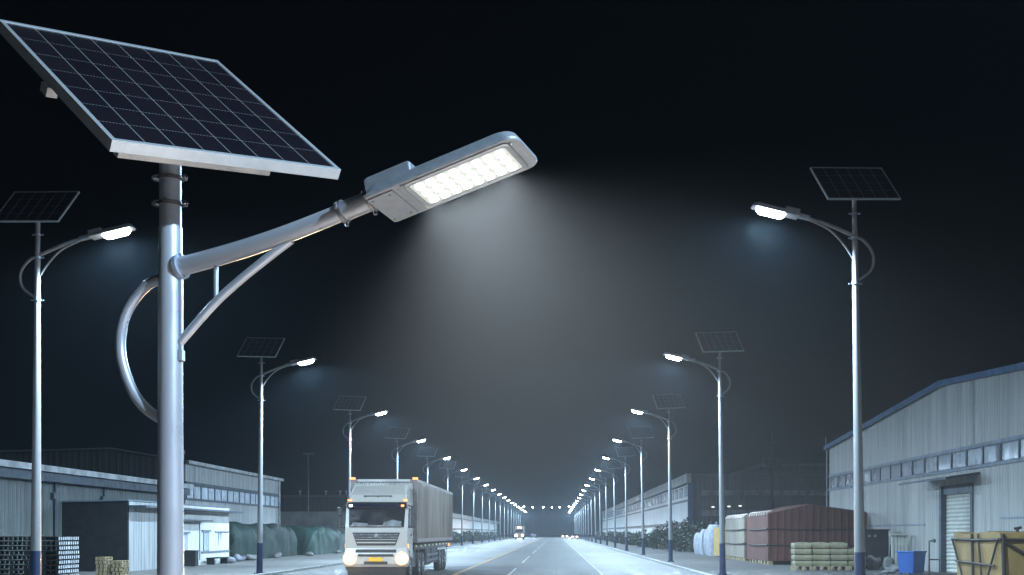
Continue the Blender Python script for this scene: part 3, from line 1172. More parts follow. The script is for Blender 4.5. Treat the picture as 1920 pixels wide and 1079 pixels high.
mb.box((.05, -.02, .2), (.64, -.001, 1.9))
mb.build('door', M['black'], cb)
mb = MB()
mb.box((.70, -.02, .2), (1.3, -.001, 1.9))
mb.build('door', M['black'], cb)
for sx in (.3, .62):
    mb = MB()
    mb.tube([(sx, -.05, 1.72), (sx, -.02, 1.72)], .07, 10)
    mb.build('dial', M['rubble'], cb)
mb = MB()
mb.prism([(0, 0, 0), (.9, 0, 0), (.55, 0, 1.2), (.1, 0, 1.25)], (0, .7, 0))
tag(mb.build('machine_cover', M['black'], None, loc=(17.75, 65.2, 0), bevel=.08), 'dark sheet-covered lump leaning against the black cabinet', 'covered machine')


def blob(name, loc, size, mat, label, cat, group=None, seed=0, amp=.6):
    mb = MB()
    rings = []
    for i in range(9):
        a = math.pi * i / 8
        rings.append([Vector((math.sin(a) * math.cos(q) * size[0] or 1e-4, math.sin(a) * math.sin(q) * size[1], -math.cos(a) * size[2] + size[2] * .86)) for q in [2 * math.pi * k / 14 for k in range(14)]])
    mb.loft(rings, False, False, True)
    for p in mb.v:
        n = noise.noise(Vector((p.x * 2.1 + seed * 7.3, p.y * 2.1, p.z * 2.5)))
        p.x *= 1 + amp * n
        p.y *= 1 + amp * n
        n2 = noise.noise(Vector((p.x * 5 + seed, p.y * 5, p.z * 6)))
        p.z = max(0.0, p.z * (1 + amp * n)) + .05 * n2
    return tag(mb.build(name, mat, None, loc=loc), label, cat, group)


for i, (x, y, s, lab) in enumerate(((16.2, 63.2, .42, 'crumpled grey sack in front of the black cabinet'), (16.9, 62.8, .36, 'smaller grey sack right of the crumpled one by the cabinet'),
                                    (16.75, 60.6, .5, 'flat pale sack lying between the cabinet and the blue bin'), (15.55, 57.6, .28, 'small grey bundle just left of the blue bin'))):
    blob('sack', (x, y, 0), (s * 1.2, s, s * (.8 if i < 2 else .35)), M['rubble'], lab, 'sack', 'grey sacks by the warehouse wall', i)
mb = MB()
mb.tube(smooth_curve([(0, 0, 0), (0, 0, 1.35), (.02, 0, 1.5), (.2, -.1, 1.5)], 6), .035, 10)
mb.tube([(.2, -.1, 1.44), (.2, -.1, 1.6)], .08, 12)
mb.tube([(.02, 0, .65), (.45, -.1, .65)], .03, 8)
mb.tube([(.45, -.1, .65), (.45, -.1, 0)], .03, 8)
tag(mb.build('standpipe', M['dark_metal'], None, loc=(17.3, 57.2, 0)), 'dark standpipe with a tap next to the blue bin', 'standpipe')
mb = MB()
for k in range(5):
    mb.box((k * .17, 0, 0), (k * .17 + .13, .1, 1.75))
mb.box((-.1, -.12, 1.751), (.92, .22, 1.84))
tag(mb.build('panel_rack', M['shutter'], None, loc=(17.3, 63.6, 0), bevel=.01), 'pale slatted rack with a dark top leaning by the warehouse wall', 'rack')

# strapped tan crate, near right
tc = thing('strapped_crate', (13.5, 37.5, 0), 'large tan tarpaulin-wrapped crate with dark straps at the right edge', 'crate')
w, l, h = 4.2, 4.4, 1.86
mb = MB()
gridbox(mb, (0, 0, .12), (w, l, h), (18, 18, 10), lambda u, v: .05 * math.sin(u * 9 + 1) * math.sin(v * 7) + .03)
for p in mb.v:
    q = (p.z - .12) / (h - .12)
    p.x += .10 * (1 - q) * (1 if p.x < w / 2 else -1)
    p.y += .10 * (1 - q) * (1 if p.y < l / 2 else -1)
rumple(mb, .035, 1.8)
mb.build('tarpaulin', M['tarp_tan'], tc)
def strap(pts, r=.035):
    mb = MB()
    for a, b in zip(pts, pts[1:]):
        mb.tube([a, b], r, 6)
    mb.build('strap', M['strap'], tc)
e = -.05
strap([(e, l + .05, h - .17), (e, l * .5, h - .2), (e, e, h - .17), (w, e, h - .19)], .045)
strap([(e, l, h - .17), (e + .06, l - 1.1, .2)])
strap([(e, .1, h - .2), (e + .04, 1.3, .2)])
strap([(e, l * .55, h), (e + .05, l * .55, .15)], .05)
strap([(e, l * .42, h), (e + .05, l * .36, .15)])
strap([(e + .02, l - .3, .95), (e + .02, .4, .88)])
strap([(.05, e, h - .2), (2.4, e + .05, .25)], .05)
strap([(.06, e, h), (.12, e + .04, .15)], .06)
strap([(.7, .7, h + .06), (.7, 3.0, h + .07)], .03)
for q in ((.9, 1.0), (2.0, .8)):
    mb = MB()
    mb.tube([(q[0], q[1], h - .05), (q[0], q[1], h + .16)], .05, 8)
    mb.tube([(q[0] - .1, q[1], h + .16), (q[0] + .12, q[1], h + .2)], .04, 8)
    mb.build('lifting_eye', M['strap'], tc)
mb = MB()
for k in range(4):
    mb.box((.05, k * 1.3 + .1, 0), (w - .05, k * 1.3 + .25, .119))
mb.build('bearer', M['wood'], tc)

# dark pallet stack at the left edge, road-facing ends pale
def dark_pallet(ends):
    t = thing('pallet', (0, 0, 0), None, 'pallet')
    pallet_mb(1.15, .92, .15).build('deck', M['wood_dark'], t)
    for v in (.0, .2, .41, .62, .82) if ends else ():
        mb = MB()
        mb.box((1.151, v, .02), (1.165, v + .1, .135))
        mb.build('block_end', M['wood_end'], t)
    return t


pro = {}
for cx in range(4):
    for cy in range(2 if cx == 0 else 1):
        for l in range(10):
            k = cx == 0
            if k not in pro:
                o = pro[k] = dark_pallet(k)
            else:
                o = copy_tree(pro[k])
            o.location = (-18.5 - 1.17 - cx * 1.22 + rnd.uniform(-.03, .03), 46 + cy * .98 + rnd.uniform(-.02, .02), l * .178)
            tag(o, ('dark pallet with pale block ends in the rear stack nearest the shed' if cy else
                    ('dark pallet with pale block ends in the front stack facing the road' if cx == 0 else 'dark pallet in the unlit stacks at the left edge of the picture')),
                'pallet', 'dark stacked pallets at the left edge')
tp = None
for q, (x, y, nl, lab) in enumerate(((-18.75, 50.3, 6, 'tan pallet in the left one of two low pallet stacks'), (-18.2, 50.6, 5, 'tan pallet in the right one of two low pallet stacks'))):
    for l in range(nl):
        if tp is None:
            o = tp = pallet_mb(.42, .8, .13).build('pallet', M['wood'])
        else:
            o = tp.copy()
            col.objects.link(o)
        o.location = (x + rnd.uniform(-.03, .03), y, l * .155)
        tag(o, lab, 'pallet', 'tan pallets near the shed')

# things in front of the shed
bn = thing('dark_bin', (-20.25, 68.5, 0), 'dark square bin against the white shed wall', 'bin')
mb = MB()
mb.box((-.35, -.3, .04), (.35, .3, .85))
mb.build('body', M['black'], bn, bevel=.03)
mb = MB()
mb.box((-.38, -.33, .851), (.38, .33, .92))
mb.build('lid', M['black'], bn, bevel=.02)
bh = thing('bench', (-20.3, 72.5, 0), 'low dark bench in front of the white shed wall', 'bench')
mb = MB()
mb.box((-.25, 0, .36), (.25, 3.2, .42))
mb.build('seat', M['black'], bh)
for yy in (.1, 3.0):
    mb = MB()
    mb.box((-.22, yy, 0), (.22, yy + .1, .359))
    mb.build('leg', M['black'], bh)
for i, (x, y, s, lab) in enumerate(((-20.4, 66.6, .35, 'pale sack slumped left of the dark bin'), (-20.3, 76.7, .4, 'pale sack at the right end of the bench'), (-21.0, 81.5, .5, 'light bundle at the shed corner by the green tarpaulin'),
                                    (-20.9, 84.5, .45, 'grey bundle at the foot of the dark green tarpaulin'), (-20.8, 92, .4, 'pale lump at the middle of the dark green tarpaulin'), (-20.0, 100.5, .4, 'pale lump where the two green tarpaulins meet'), (-19.9, 113, .35, 'pale lump below the lighter green tarpaulin'))):
    blob('sack', (x, y, 0), (s * .9, s * 1.3, s * .5), M['bag_white'] if i in (1, 2) else M['rubble'], lab, 'sack', 'sacks along the left yard', i + 9)


def heap(name, x0, x1, y0, y1, h, mat, label, taper):
    nu, nv = 44, 26
    mb = MB()
    vs = []
    for i in range(nu + 1):
        u = i / nu
        yy = y0 + (y1 - y0) * u
        env = min(1, (u / .06) ** .6, ((1 - u) / taper) ** .6) if 0 < u < 1 else 0
        for j in range(nv + 1):
            v = j / nv
            a = v * math.pi
            cx, cz = -math.cos(a), math.sin(a)
            cx = math.copysign(abs(cx) ** .45, cx)
            cz = cz ** .35
            p = Vector(((x0 + x1) / 2 + (x1 - x0) / 2 * cx * (.55 + .45 * env), yy, h * cz * env))
            n = noise.noise_vector(Vector((p.x * .6, p.y * .45, p.z * .9)))
            n2 = noise.noise_vector(Vector((p.x * 1.7, p.y * 1.5, p.z * 1.1 + 4)))
            if p.z > .05:
                p += n * .35 + n2 * .16
                p.z = max(.02, p.z)
            vs.append(p)
    fs = [(i * (nv + 1) + j, (i + 1) * (nv + 1) + j, (i + 1) * (nv + 1) + j + 1, i * (nv + 1) + j + 1) for i in range(nu) for j in range(nv)]
    mb.add(vs, fs, True)
    o = mb.build(name, mat)
    m = o.modifiers.new('sub', 'SUBSURF')
    m.levels = m.render_levels = 1
    return tag(o, label, 'tarpaulin')


heap('covered_heap', -23.8, -21.3, 81, 104, 2.5, M['tarp_green'], 'long heap under a dark green tarpaulin right of the shed', .12)
heap('covered_heap', -23.6, -20.3, 103.5, 127, 2.35, M['tarp_green_pale'], 'heap under a paler torn green tarpaulin, farther along the yard', .45)

# ------------------------------------------------------------------ shrubs and hedges
M['leaf'] = plain('dark_leaves', (.018, .030, .018), .6, 0, .5, 2)


def shrub(name, loc, size, n, leaf, label, cat, group=None, lumps=7, seed=1):
    r = random.Random(seed)
    mb = MB()
    cs = [(Vector((r.uniform(-1, 1) * size[0] * .6, r.uniform(-1, 1) * size[1] * .6, r.uniform(.35, .75) * size[2])), r.uniform(.3, .55)) for _ in range(lumps)]
    for _ in range(n):
        c, q = r.choice(cs)
        d = Vector((r.gauss(0, 1), r.gauss(0, 1), r.gauss(0, 1))).normalized() * (r.random() ** .4) * q
        p = c + Vector((d.x * size[0] if size[0] < 3 else d.x * 1.4, d.y * size[1] if size[1] < 3 else d.y * 1.4, d.z * size[2]))
        p.z = max(.05, p.z)
        a = Vector((r.gauss(0, 1), r.gauss(0, 1), r.gauss(0, 1))).normalized()
        b = a.orthogonal().normalized()
        l = leaf * r.uniform(.6, 1.4)
        mb.quad(p - a * l, p - b * l * .5, p + a * l, p + b * l * .5)
    t = thing(name, loc, label, cat, group)
    mb.build('foliage', M['leaf'], t)
    mb = MB()
    for k in range(5):
        c = cs[k % len(cs)][0]
        mb.tube([(c.x * .15, c.y * .15, 0), (c.x * .5, c.y * .5, c.z * .5), tuple(c)], [.035, .025, .012], 5)
    mb.build('stem', M['wood_dark'], t)
    return t


sh_lab = ['shrub nearest the white bulk bags', 'second shrub beyond the white bulk bags', 'third shrub beyond the white bulk bags', 'fourth shrub beyond the white bulk bags', 'fifth shrub beyond the white bulk bags', 'sixth shrub beyond the white bulk bags', 'seventh shrub beyond the white bulk bags', 'last dark shrub before the hedge on the right']
for i in range(8):
    yy = 114.5 + i * 5.4
    hgt = [2.3, 2.9, 2.2, 3.2, 2.4, 2.1, 2.6, 2.0][i]
    shrub('shrub', (13.2 + .9 * math.sin(i * 2.1), yy, 0), (1.9, 2.4, hgt), 1500, .13, 'dark bushy ' + sh_lab[i] if i < 7 else sh_lab[i], 'shrub', 'shrubs on the right verge', seed=i + 3)
for i in range(9):
    shrub('hedge_bush', (11.6, 162 + i * 22, 0), (1.3, 11.5, 1.9), 1500, .2, 'low dark hedge section on the right, behind the lamp posts', 'hedge', 'hedge sections on the right', 22, 40 + i)
for i in range(10):
    shrub('hedge_bush', (-17.6, 150 + i * 22, 0), (1.3, 11.5, 1.9), 1500, .2, 'low dark hedge section on the left, behind the lamp posts', 'hedge', 'hedge sections on the left', 22, 60 + i)

# ------------------------------------------------------------------ the truck
M['cab'] = plain('cream_white_cab_paint', (.42, .39, .345), .3, 0, .06, 2, coat=.5)
M['cab_dark'] = plain('dark_grey_plastic', (.02, .021, .023), .6, 0, .2, 5)
M['visor'] = plain('dark_blue_visor', (.006, .009, .022), .12, 0, .2, 2, coat=.6)
M['glass'] = plain('dark_windscreen', (.006, .008, .011), .08, 0, .3, 2, coat=.3)
M['chrome'] = plain('dull_chrome', (.55, .55, .55), .25, .8, .1, 6)
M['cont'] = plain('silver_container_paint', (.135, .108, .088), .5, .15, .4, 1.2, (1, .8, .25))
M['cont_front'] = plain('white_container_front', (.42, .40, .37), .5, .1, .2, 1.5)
M['tyre'] = plain('tyre_rubber', (.02, .02, .02), .8, 0, .3, 5)
M['plate'] = plain('yellow_number_plate', (.75, .42, .02), .45, 0, .05, 3)
M['orange_lens'] = emit('orange_marker_lens', (1, .30, .08), 2.2, base=(.6, .2, .05))
M['white_lens'] = emit('white_marker_lens', (.85, .95, 1), 6)
M['headlight'] = emit('headlight_lens', (1, .86, .62), 40)
M['reflector'] = emit('lit_headlight_reflector', (1, .50, .15), 1.5, base=(.3, .25, .2))
M['dash'] = plain('pale_dash_reflections', (.13, .135, .14), .6, 0, .5, 4)  # pale dash tone, also used as painted windscreen reflections

tr = thing('truck', (-6.92, 47.6, 0), 'cream white container truck with headlights on, driving towards the camera', 'truck')
CW = 1.2
mb = MB()   # cab shell: profile in (y, z) with raked windscreen, swept across
prof = [(0.05, .62), (0, 1.0), (0, 1.95), (.06, 2.1), (.30, 2.9), (.42, 3.08), (1.75, 3.08), (1.75, .9), (.3, .62)]
mb.prism([(-CW, y, z) for y, z in prof], (2 * CW, 0, 0))
cab = mb.build('cab', M['cab'], tr, bevel=.06, seg=3)
mb = MB()
def ws(z):
    return .06 + (z - 2.1) * .30
mb.prism([(-1.06, ws(2.10) - .02, 2.11), (1.06, ws(2.10) - .02, 2.11), (1.09, ws(2.84) - .02, 2.84), (-1.09, ws(2.84) - .02, 2.84)], (0, .018, 0))
wsd = mb.build('windscreen', M['glass'], cab)
mb = MB()
mb.box((-1.0, .02, 2.13), (1.0, .028, 2.19))
mb.prism([(.25, .03, 2.19), (.95, .03, 2.19), (.98, .07, 2.33), (.62, .08, 2.40), (.30, .05, 2.30)], (0, .006, 0))
mb.prism([(-.95, .03, 2.19), (-.3, .03, 2.19), (-.35, .05, 2.26), (-.9, .05, 2.30)], (0, .006, 0))
mb.xf(Matrix.Translation((0, -.05, 0)))
mb.build('dash_reflections', M['dash'], wsd)  # dash strip plus pale shapes imitating reflections in the glass
mb = MB()
for s in (-.5, .45):
    mb.tube([(s, -.0, 2.12), (s + .55, .02, 2.28)], .015, 6)
mb.build('wiper', M['black'], wsd)
mb = MB()
mb.prism([(-1.16, .10, 2.86), (1.16, .10, 2.86), (1.14, .22, 3.06), (-1.14, .22, 3.06)], (0, .12, 0))
mb.build('sun_visor', M['visor'], cab, bevel=.02)
mb = MB()   # roof fairing
mb.loft([[Vector(p) for p in ((-1.14, .38, 3.09), (1.14, .38, 3.09), (1.14, 1.7, 3.09), (-1.14, 1.7, 3.09))],
         [Vector(p) for p in ((-1.10, .52, 3.38), (1.10, .52, 3.38), (1.12, 1.7, 3.38), (-1.12, 1.7, 3.38))],
         [Vector(p) for p in ((-1.0, 1.0, 3.76), (1.0, 1.0, 3.76), (1.1, 1.72, 3.80), (-1.1, 1.72, 3.80))]])
fa = mb.build('roof_fairing', M['cab'], cab, bevel=.06, seg=3)
mb = MB()
mb.tube([(-.55, .44, 3.33), (.55, .44, 3.33)], .018, 6)
for s in (-.5, 0, .5):
    mb.tube([(s, .44, 3.33), (s, .5, 3.22)], .015, 6)
mb.build('roof_rail', M['dark_metal'], fa)
# grille: dark trapezoid with cream slats
mb = MB()
mb.prism([(-.92, -.021, 1.90), (.92, -.021, 1.90), (.74, -.021, 1.40), (-.74, -.021, 1.40)], (0, .02, 0))
gr = mb.build('grille', M['cab_dark'], cab)
for z in (1.80, 1.71, 1.62, 1.49):
    mb = MB()
    wv = .74 + (z - 1.4) * .36 - .03
    mb.box((-wv, -.05, z), (wv, -.0215, z + (.025 if z > 1.5 else .05)))
    mb.build('slat', M['cab'] if z < 1.5 or z == 1.62 else M['chrome'], gr)
mb = MB()
mb.tube([(0, -.075, 1.79), (0, -.05, 1.79)], .075, 16)
mb.build('badge', M['chrome'], gr)
# bumper with intake and steps
mb = MB()
mb.prism([(-1.24, 0.02, .60), (1.24, .02, .60), (1.24, -.12, .72), (-1.24, -.12, .72)], (0, 0, .0001))
mb = MB()
mb.loft([[Vector(p) for p in ((-1.2, -.06, .58), (1.2, -.06, .58), (1.2, .35, .58), (-1.2, .35, .58))],
         [Vector(p) for p in ((-1.24, -.14, .70), (1.24, -.14, .70), (1.24, .35, .70), (-1.24, .35, .70))],
         [Vector(p) for p in ((-1.24, -.12, 1.02), (1.24, -.12, 1.02), (1.24, .35, 1.02), (-1.24, .35, 1.02))],
         [Vector(p) for p in ((-1.2, -.03, 1.30), (1.2, -.03, 1.30), (1.2, .3, 1.30), (-1.2, .3, 1.30))]])
bp = mb.build('bumper', M['cab'], tr, bevel=.03)
for z0, z1, w, yy in ((1.13, 1.25, .78, -.09), (.98, 1.07, .68, -.145), (.68, .79, .45, -.155)):
    mb = MB()
    mb.box((-w, yy, z0), (w, yy + .05, z1))
    mb.build('intake', M['cab_dark'], bp)
mb = MB()
mb.box((-.26, -.185, .79), (.26, -.16, .95))
mb.build('number_plate', M['plate'], bp)
mb = MB()
mb.loft([[Vector(p) for p in ((-1.1, .05, .25), (1.1, .05, .25), (1.1, .3, .25), (-1.1, .3, .25))], [Vector(p) for p in ((-1.15, .0, .575), (1.15, .0, .575), (1.15, .3, .575), (-1.15, .3, .575))]])
mb.build('lower_valance', M['cab_dark'], bp)
for s in (-1, 1):
    mb = MB()
    mb.tube([(s * 1.0, -.12, .90), (s * 1.0, -.168, .90)], .26, 28)
    hb = mb.build('headlight', M['reflector'], bp)
    mb = MB()
    mb.loft([lift(outline(-.17, .17, .17, .165, .165), 0), lift(outline(-.17, .17, .17, .12, .12, .04), .06)], False, True, True)
    mb.xf(Matrix.Translation((s * 1.0, -.1685, .90)) @ Matrix.Rotation(R(90), 4, 'X'))
    mb.build('lens', M['headlight'], hb)
    ld = bpy.data.lights.new('headlight_beam', 'SPOT')
    ld.energy, ld.color, ld.spot_size, ld.spot_blend, ld.shadow_soft_size = 6000, (1, .66, .34), R(130), 1, .1
    lo = bpy.data.objects.new('headlight_beam', ld)
    col.objects.link(lo)
    lo.parent = tr
    lo.location = (s * 1.0, -.30, .90)
    lo.rotation_euler = (R(-80), 0, 0)
    # mirrors
    mb = MB()
    mb.box((s * 1.42 - .09, .02, 2.08), (s * 1.42 + .09, .14, 2.52))
    mb.box((s * 1.42 - .09, .02, 2.55), (s * 1.42 + .09, .14, 2.88))
    mi = mb.build('mirror', M['cab_dark'], cab, bevel=.03)
    mb = MB()
    mb.tube([(s * 1.40, .1, 2.90), (s * 1.18, .4, 2.95)], .025, 8)
    mb.tube([(s * 1.40, .1, 2.10), (s * 1.18, .3, 2.12)], .025, 8)
    mb.build('mirror_arm', M['cab_dark'], mi)
    # doors and side windows
    mb = MB()
    x0, x1 = (s * 1.203, s * 1.225)
    mb.prism([(x0, .36, 2.1), (x0, 1.25, 2.1), (x0, 1.25, 2.85), (x0, .52, 2.85)], (x1 - x0, 0, 0))
    dw = mb.build('side_window', M['glass'], cab)
    mb = MB()
    mb.box((min(x0, x1 + s * .02), .98, 1.78), (max(x0, x1 + s * .02), 1.2, 1.84))
    mb.build('door_handle', M['cab_dark'], cab)
    mb = MB()
    mb.box((min(s * .95, s * 1.23), .32, .45), (max(s * .95, s * 1.23), .6, 1.2))
    mb.box((min(s * .95, s * 1.25), .3, .5), (max(s * .95, s * 1.25), .62, .56))
    mb.build('step', M['cab_dark'], cab)
    mb = MB()
    mb.box((s * 1.08 - .08, .33, 3.12), (s * 1.08 + .08, .40, 3.19))
    mb.build('marker_light', M['orange_lens'], cab)
    mb = MB()
    mb.box((s * 1.0 - .06, .10, 2.90), (s * 1.0 + .06, .125, 2.98))
    mb.build('marker_light', M['white_lens'] if s < 0 else M['orange_lens'], cab)
    mb = MB()
    mb.box((min(s * 1.205, s * 1.23), .12, 1.3), (max(s * 1.205, s * 1.23), .24, 1.46))
    mb.build('indicator', M['orange_lens'], cab)
# container
c0, c1, y0, y1, zz0, zz1 = -1.34, 1.36, 2.05, 19.0, 1.5, 4.05
ct = thing('container', (-6.92, 47.6, 0), 'x', 'x')
bpy.data.objects.remove(ct)
mb = MB()
nr = 58
ring = []
for k in range(nr):
    a, b = y0 + .16 + (y1 - y0 - .32) * k / nr, y0 + .16 + (y1 - y0 - .32) * (k + 1) / nr
    s_ = (b - a)
    ring += [(c1 - .02, a), (c1 - .02, a + s_ * .30), (c1 - .07, a + s_ * .5), (c1 - .07, a + s_ * .8)]
for ring_ in (ring, [(c0 + c1 - x, y) for x, y in ring]):
    vs = [Vector((x, y, z)) for z in (zz0 + .16, zz1 - .12) for x, y in ring_]
    n = len(ring_)
    fs = [(k, k + 1, n + k + 1, n + k) for k in range(n - 1)]
    if ring_ is not ring:
        fs = [f[::-1] for f in fs]
    mb.add(vs, fs)
mb.quad((c0 + .07, y0 + .1, zz1 - .04), (c1 - .07, y0 + .1, zz1 - .04), (c1 - .07, y1 - .1, zz1 - .04), (c0 + .07, y1 - .1, zz1 - .04))
mb.box((c0 + .1, y0 + .2, zz0 + .05), (c1 - .1, y1 - .2, zz0 + .15))
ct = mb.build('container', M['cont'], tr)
mb = MB()
for p, q in (((c0, y0, zz0), (c0 + .16, y0 + .16, zz1)), ((c1 - .16, y0, zz0), (c1, y0 + .16, zz1)), ((c0, y1 - .16, zz0), (c0 + .16, y1, zz1)), ((c1 - .16, y1 - .16, zz0), (c1, y1, zz1)),
             ((c0, y0 + .161, zz1 - .12), (c0 + .1, y1 - .161, zz1)), ((c1 - .1, y0 + .161, zz1 - .12), (c1, y1 - .161, zz1)),
             ((c0, y0 + .161, zz0), (c0 + .1, y1 - .161, zz0 + .16)), ((c1 - .1, y0 + .161, zz0), (c1, y1 - .161, zz0 + .16)),
             ((c0 + .161, y0 + .01, zz1 - .14), (c1 - .161, y0 + .13, zz1)), ((c0 + .161, y0 + .01, zz0), (c1 - .161, y0 + .13, zz0 + .18))):
    mb.box(p, q)
mb.build('container_frame', plain('container_edge_paint', (.16, .13, .12), .5, .1, .3, 3), ct)
mb = MB()
nn = 14
pts = []
for k in range(nn):
    a = c0 + .161 + (c1 - c0 - .322) * k / nn
    s_ = (c1 - c0 - .322) / nn
    pts += [(a, y0 + .03), (a + s_ * .3, y0 + .03), (a + s_ * .5, y0 + .08), (a + s_ * .8, y0 + .08)]
n = len(pts)
mb.add([Vector((x, y, z)) for z in (zz0 + .18, zz1 - .14) for x, y in pts], [(k, k + 1, n + k + 1, n + k) for k in range(n - 1)])
mb.box((c0 + .3, y0 - .02, zz1 - .1), (c1 - .3, y0 + .009, zz1 - .01))
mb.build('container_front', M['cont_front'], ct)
for s in (c0 + .09, c1 - .09):
    mb = MB()
    mb.box((s - .10, y0 - .06, zz1 - .02), (s + .10, y0 + .08, zz1 + .07))
    mb.build('marker_light', M['orange_lens'], ct)
mb = MB()
mb.box((-.55, 1.0, .75), (-.35, 19, 1.18))
mb.box((.35, 1.0, .75), (.55, 19, 1.18))
mb.box((-1.2, 2.3, 1.19), (1.2, 18.8, 1.48))
mb.box((-1.15, 6.9, .45), (1.15, 9.2, 1.18))
mb.box((-1.15, 9.4, .5), (1.15, 12.3, 1.18))
mb.box((-1.1, 2.2, .5), (1.1, 3.7, 1.18))
ch = mb.build('chassis', M['cab_dark'], tr)
for k in range(9):
    mb = MB()
    mb.box((1.201, 2.8 + k * 1.7, 1.3), (1.24, 3.0 + k * 1.7, 1.38))
    mb.build('reflector', plain('reflective_tape', (.7, .6, .35), .4) if k == 0 else bpy.data.materials['reflective_tape'], ch)
mb = MB()
mb.box((1.202, 17.9, 1.2), (1.25, 18.2, 1.34))
mb.build('side_marker', M['orange_lens'], ch)
for s in (-1, 1):
    for yy, kind in ((1.15, 0), (4.4, 1), (5.75, 1), (13.6, 1), (14.95, 1), (16.3, 1)):
        x0 = s * 1.2
        mb = MB()
        prof = [(0, .30), (0, .46), (.03, .52), (.27, .52), (.30, .46), (.30, .30)]
        rings = []
        for k in range(24):
            a = 2 * math.pi * k / 24
            rings.append([Vector((x0 - s * px, yy + math.cos(a) * rr, .53 + math.sin(a) * rr)) for px, rr in prof])
        n = len(prof)
        vs = [q for rg in rings for q in rg]
        fs = [(k * n + j, k * n + j + 1, ((k + 1) % 24) * n + j + 1, ((k + 1) % 24) * n + j) for k in range(24) for j in range(n - 1)]
        mb.add(vs, fs, True)
        wh = mb.build('wheel', M['tyre'], tr)
        mb = MB()
        mb.tube([(x0 - s * .02, yy, .53), (x0 - s * .25, yy, .53)], .30, 20)
        mb.tube([(x0 - s * .0, yy, .53), (x0 - s * .06, yy, .53)], .12, 12)
        mb.build('rim', M['chrome'], wh)
    mb = MB()
    for a in (3.7, 12.9, 17.1):
        mb.box((s * 1.22 - .02 if s > 0 else -1.22, a, .35), (s * 1.22 if s > 0 else -1.20, a + .06, 1.18))
    for z in (.6, .85):
        mb.box((s * 1.2 - .02, 7.0, z), (s * 1.2 + .02, 12.2, z + .1))
    for a in (7.2, 9.5, 12.0):
        mb.box((s * 1.17 - .02, a, .55), (s * 1.17 + .015, a + .08, 1.18))
    mb.build('side_guard', M['dark_metal'], ch)

# ------------------------------------------------------------------ distant traffic
M['car_paint'] = plain('dark_car_paint', (.10, .11, .13), .3, .2, .1, 2, coat=.6)
M['tail'] = emit('tail_light_lens', (1, .38, .12), 45)
M['head_far'] = emit('far_headlight', (1, .58, .26), 200)


def car(loc, away, label):
    t = thing('car', loc, label, 'car', rz=0 if away else math.pi)
    mb = MB()
    mb.prism([(-.88, y, z) for y, z in ((0, .3), (0, .85), (.6, .95), (1.2, 1.45), (2.7, 1.45), (3.4, .95), (4.4, .8), (4.4, .3))], (1.76, 0, 0))
    b = mb.build('body', M['car_paint'], t, bevel=.08)
    mb = MB()
    mb.prism([(-.75, y - .02, z + .02) for y, z in ((.66, .98), (1.2, 1.40))] + [(.75, y - .02, z + .02) for y, z in ((1.2, 1.40), (.66, .98))], (0, -.01, .01))
    mb.build('windscreen', M['glass'], b)
    for s in (-1, 1):
        mb = MB()
        mb.box((s * .66 - .17, -.04, .62), (s * .66 + .17, .02, .82))
        mb.build('tail_light' if away else 'headlight', M['tail'] if away else M['head_far'], b)
        for yy in (.8, 3.6):
            mb = MB()
            mb.tube([(s * .7, yy, .32), (s * .9, yy, .32)], .32, 16)
            mb.build('wheel', M['tyre'], t)
    return t


car((2.9, 390, 0), True, 'distant car with orange tail lights nearest the middle of the road')
car((5.3, 345, 0), True, 'distant car with tail lights close to the right kerb')
car((-7.6, 425, 0), False, 'distant oncoming car with headlights right of the far truck')
M['far_cab'] = plain('dim_cab_paint', (.10, .09, .08), .5)
ft = thing('truck', (-9.9, 335, 0), 'distant oncoming truck with glowing headlights far down the left lane', 'truck')
mb = MB()
mb.box((-1.2, 0, .5), (1.2, 2.0, 3.1))
mb.build('cab', M['far_cab'], ft, bevel=.08)
mb = MB()
mb.box((-1.25, 2.2, 1.2), (1.25, 10, 3.7))
mb.build('cargo_box', M['far_cab'], ft)
mb = MB()
mb.box((-1.0, -.03, 1.9), (1.0, -.001, 2.7))
mb.build('windscreen', M['glass'], ft)
for s in (-1, 1):
    mb = MB()
    mb.tube([(s * .85, -.07, 1.15), (s * .85, -.001, 1.15)], .22, 14)
    mb.build('headlight', M['head_far'], ft)
    for yy in (1, 6.5, 8):
        mb = MB()
        mb.tube([(s * .9, yy, .5), (s * 1.18, yy, .5)], .5, 16)
        mb.build('wheel', M['tyre'], ft)
mb = MB()
mb.box((-.5, -.02, 3.15), (.5, .2, 3.4))
mb.build('roof_light', M['tail'], ft)

ld = bpy.data.lights.new('headlight_beam', 'SPOT')
ld.energy, ld.color, ld.spot_size, ld.spot_blend, ld.shadow_soft_size = 4000, (1, .5, .2), R(140), 1, .3
lo = bpy.data.objects.new('headlight_beam', ld)
col.objects.link(lo)
lo.parent = ft
lo.location = (0, -.5, 1.3)
lo.rotation_euler = (R(-84), 0, 0)

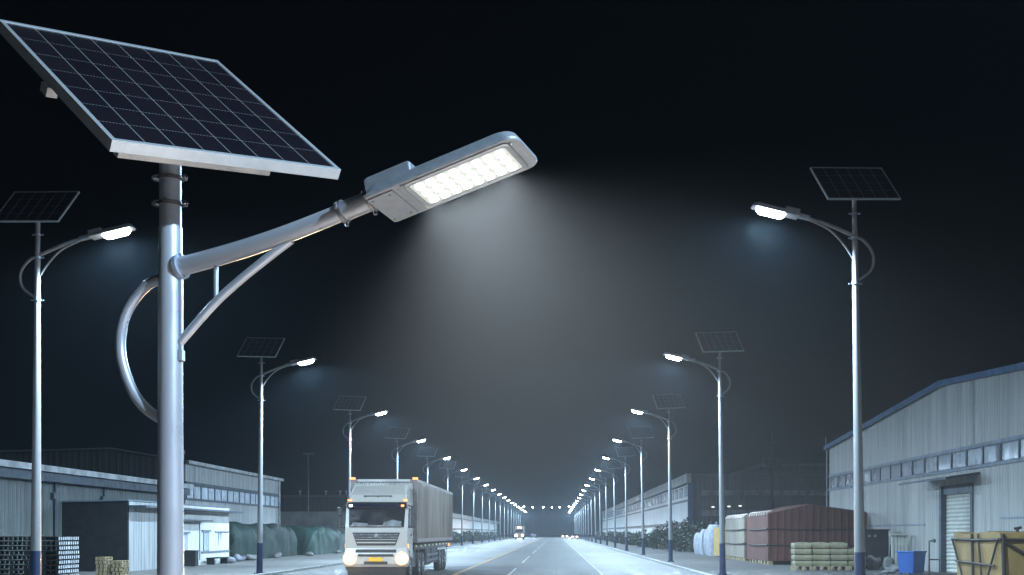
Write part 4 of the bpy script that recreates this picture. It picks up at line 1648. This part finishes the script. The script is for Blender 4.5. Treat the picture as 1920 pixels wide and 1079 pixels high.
# row of floodlights across the far end of the road
FLab = ['leftmost', 'second', 'third', 'fourth', 'fifth', 'rightmost']
for i, px in enumerate((982, 999, 1018.5, 1035, 1049, 1067)):
    p = at(px, 951.5 - (1 if i in (0, 5) else 0), 520)
    t = thing('floodlight_pole', (p.x, 520, 0), '%s of the six far white floodlights hanging across the road end' % FLab[i], 'floodlight', 'far floodlights across the road end')
    mb = MB()
    mb.tube([(0, .3, 0), (0, .3, p.z)], [.05, .03], 8)
    mb.build('pole', M['trim'], t)
    mb = MB()
    mb.box((-.25, -.05, p.z - .2), (.25, .25, p.z + .2))
    mb.build('lamp', M['led_far'], t)

# ------------------------------------------------------------------ air
mb = MB()
mb.box((-1300, -90, -1.0), (1300, 1700, 24))
hz = tag(mb.build('haze'), kind='stuff')
m = bpy.data.materials.new('night_haze')
m.use_nodes = True
nt = m.node_tree
nt.nodes.clear()
out = nt.nodes.new('ShaderNodeOutputMaterial')
pv = nt.nodes.new('ShaderNodeVolumePrincipled')
pv.inputs['Color'].default_value = (.66, .84, 1.0, 1)
pv.inputs['Density'].default_value = .00021
pv.inputs['Anisotropy'].default_value = 0.0
nt.links.new(pv.outputs[0], out.inputs['Volume'])
hz.data.materials.append(m)

# ------------------------------------------------------------------ night sky, moonlight, camera
w = bpy.data.worlds.new('World')
scn.world = w
w.use_nodes = True
nt = w.node_tree
bg = nt.nodes['Background']
sky = nt.nodes.new('ShaderNodeTexSky')
sky.sky_type = 'NISHITA'
sky.sun_disc = False
sky.sun_elevation = R(-4)
sky.sun_rotation = R(200)
nt.links.new(sky.outputs[0], bg.inputs['Color'])
bg.inputs['Strength'].default_value = .02
sd = bpy.data.lights.new('moon', 'SUN')
sd.energy, sd.angle, sd.color = .25, R(.5), (.85, .92, 1)
so = bpy.data.objects.new('moon', sd)
col.objects.link(so)
so.rotation_euler = (R(52), 0, R(24))

cd = bpy.data.cameras.new('camera')
cd.sensor_width = 36
cd.lens = F / 1920 * 36
cd.shift_x = -(VX - 960) / 1920
cd.shift_y = (VY - 539.5) / 1920
cd.clip_end = 4000
cam = bpy.data.objects.new('camera', cd)
col.objects.link(cam)
cam.location = (0, 0, EYE)
cam.rotation_euler = (R(90), 0, 0)
scn.camera = cam

scn.view_settings.view_transform = 'Standard'
scn.view_settings.look = 'None'
scn.view_settings.exposure = 0
scn.view_settings.gamma = 1
scn.cycles.use_denoising = True
scn.cycles.max_bounces = 6
scn.cycles.diffuse_bounces = 2
scn.cycles.volume_bounces = 0
scn.cycles.sample_clamp_indirect = 3
scn.cycles.use_light_tree = True
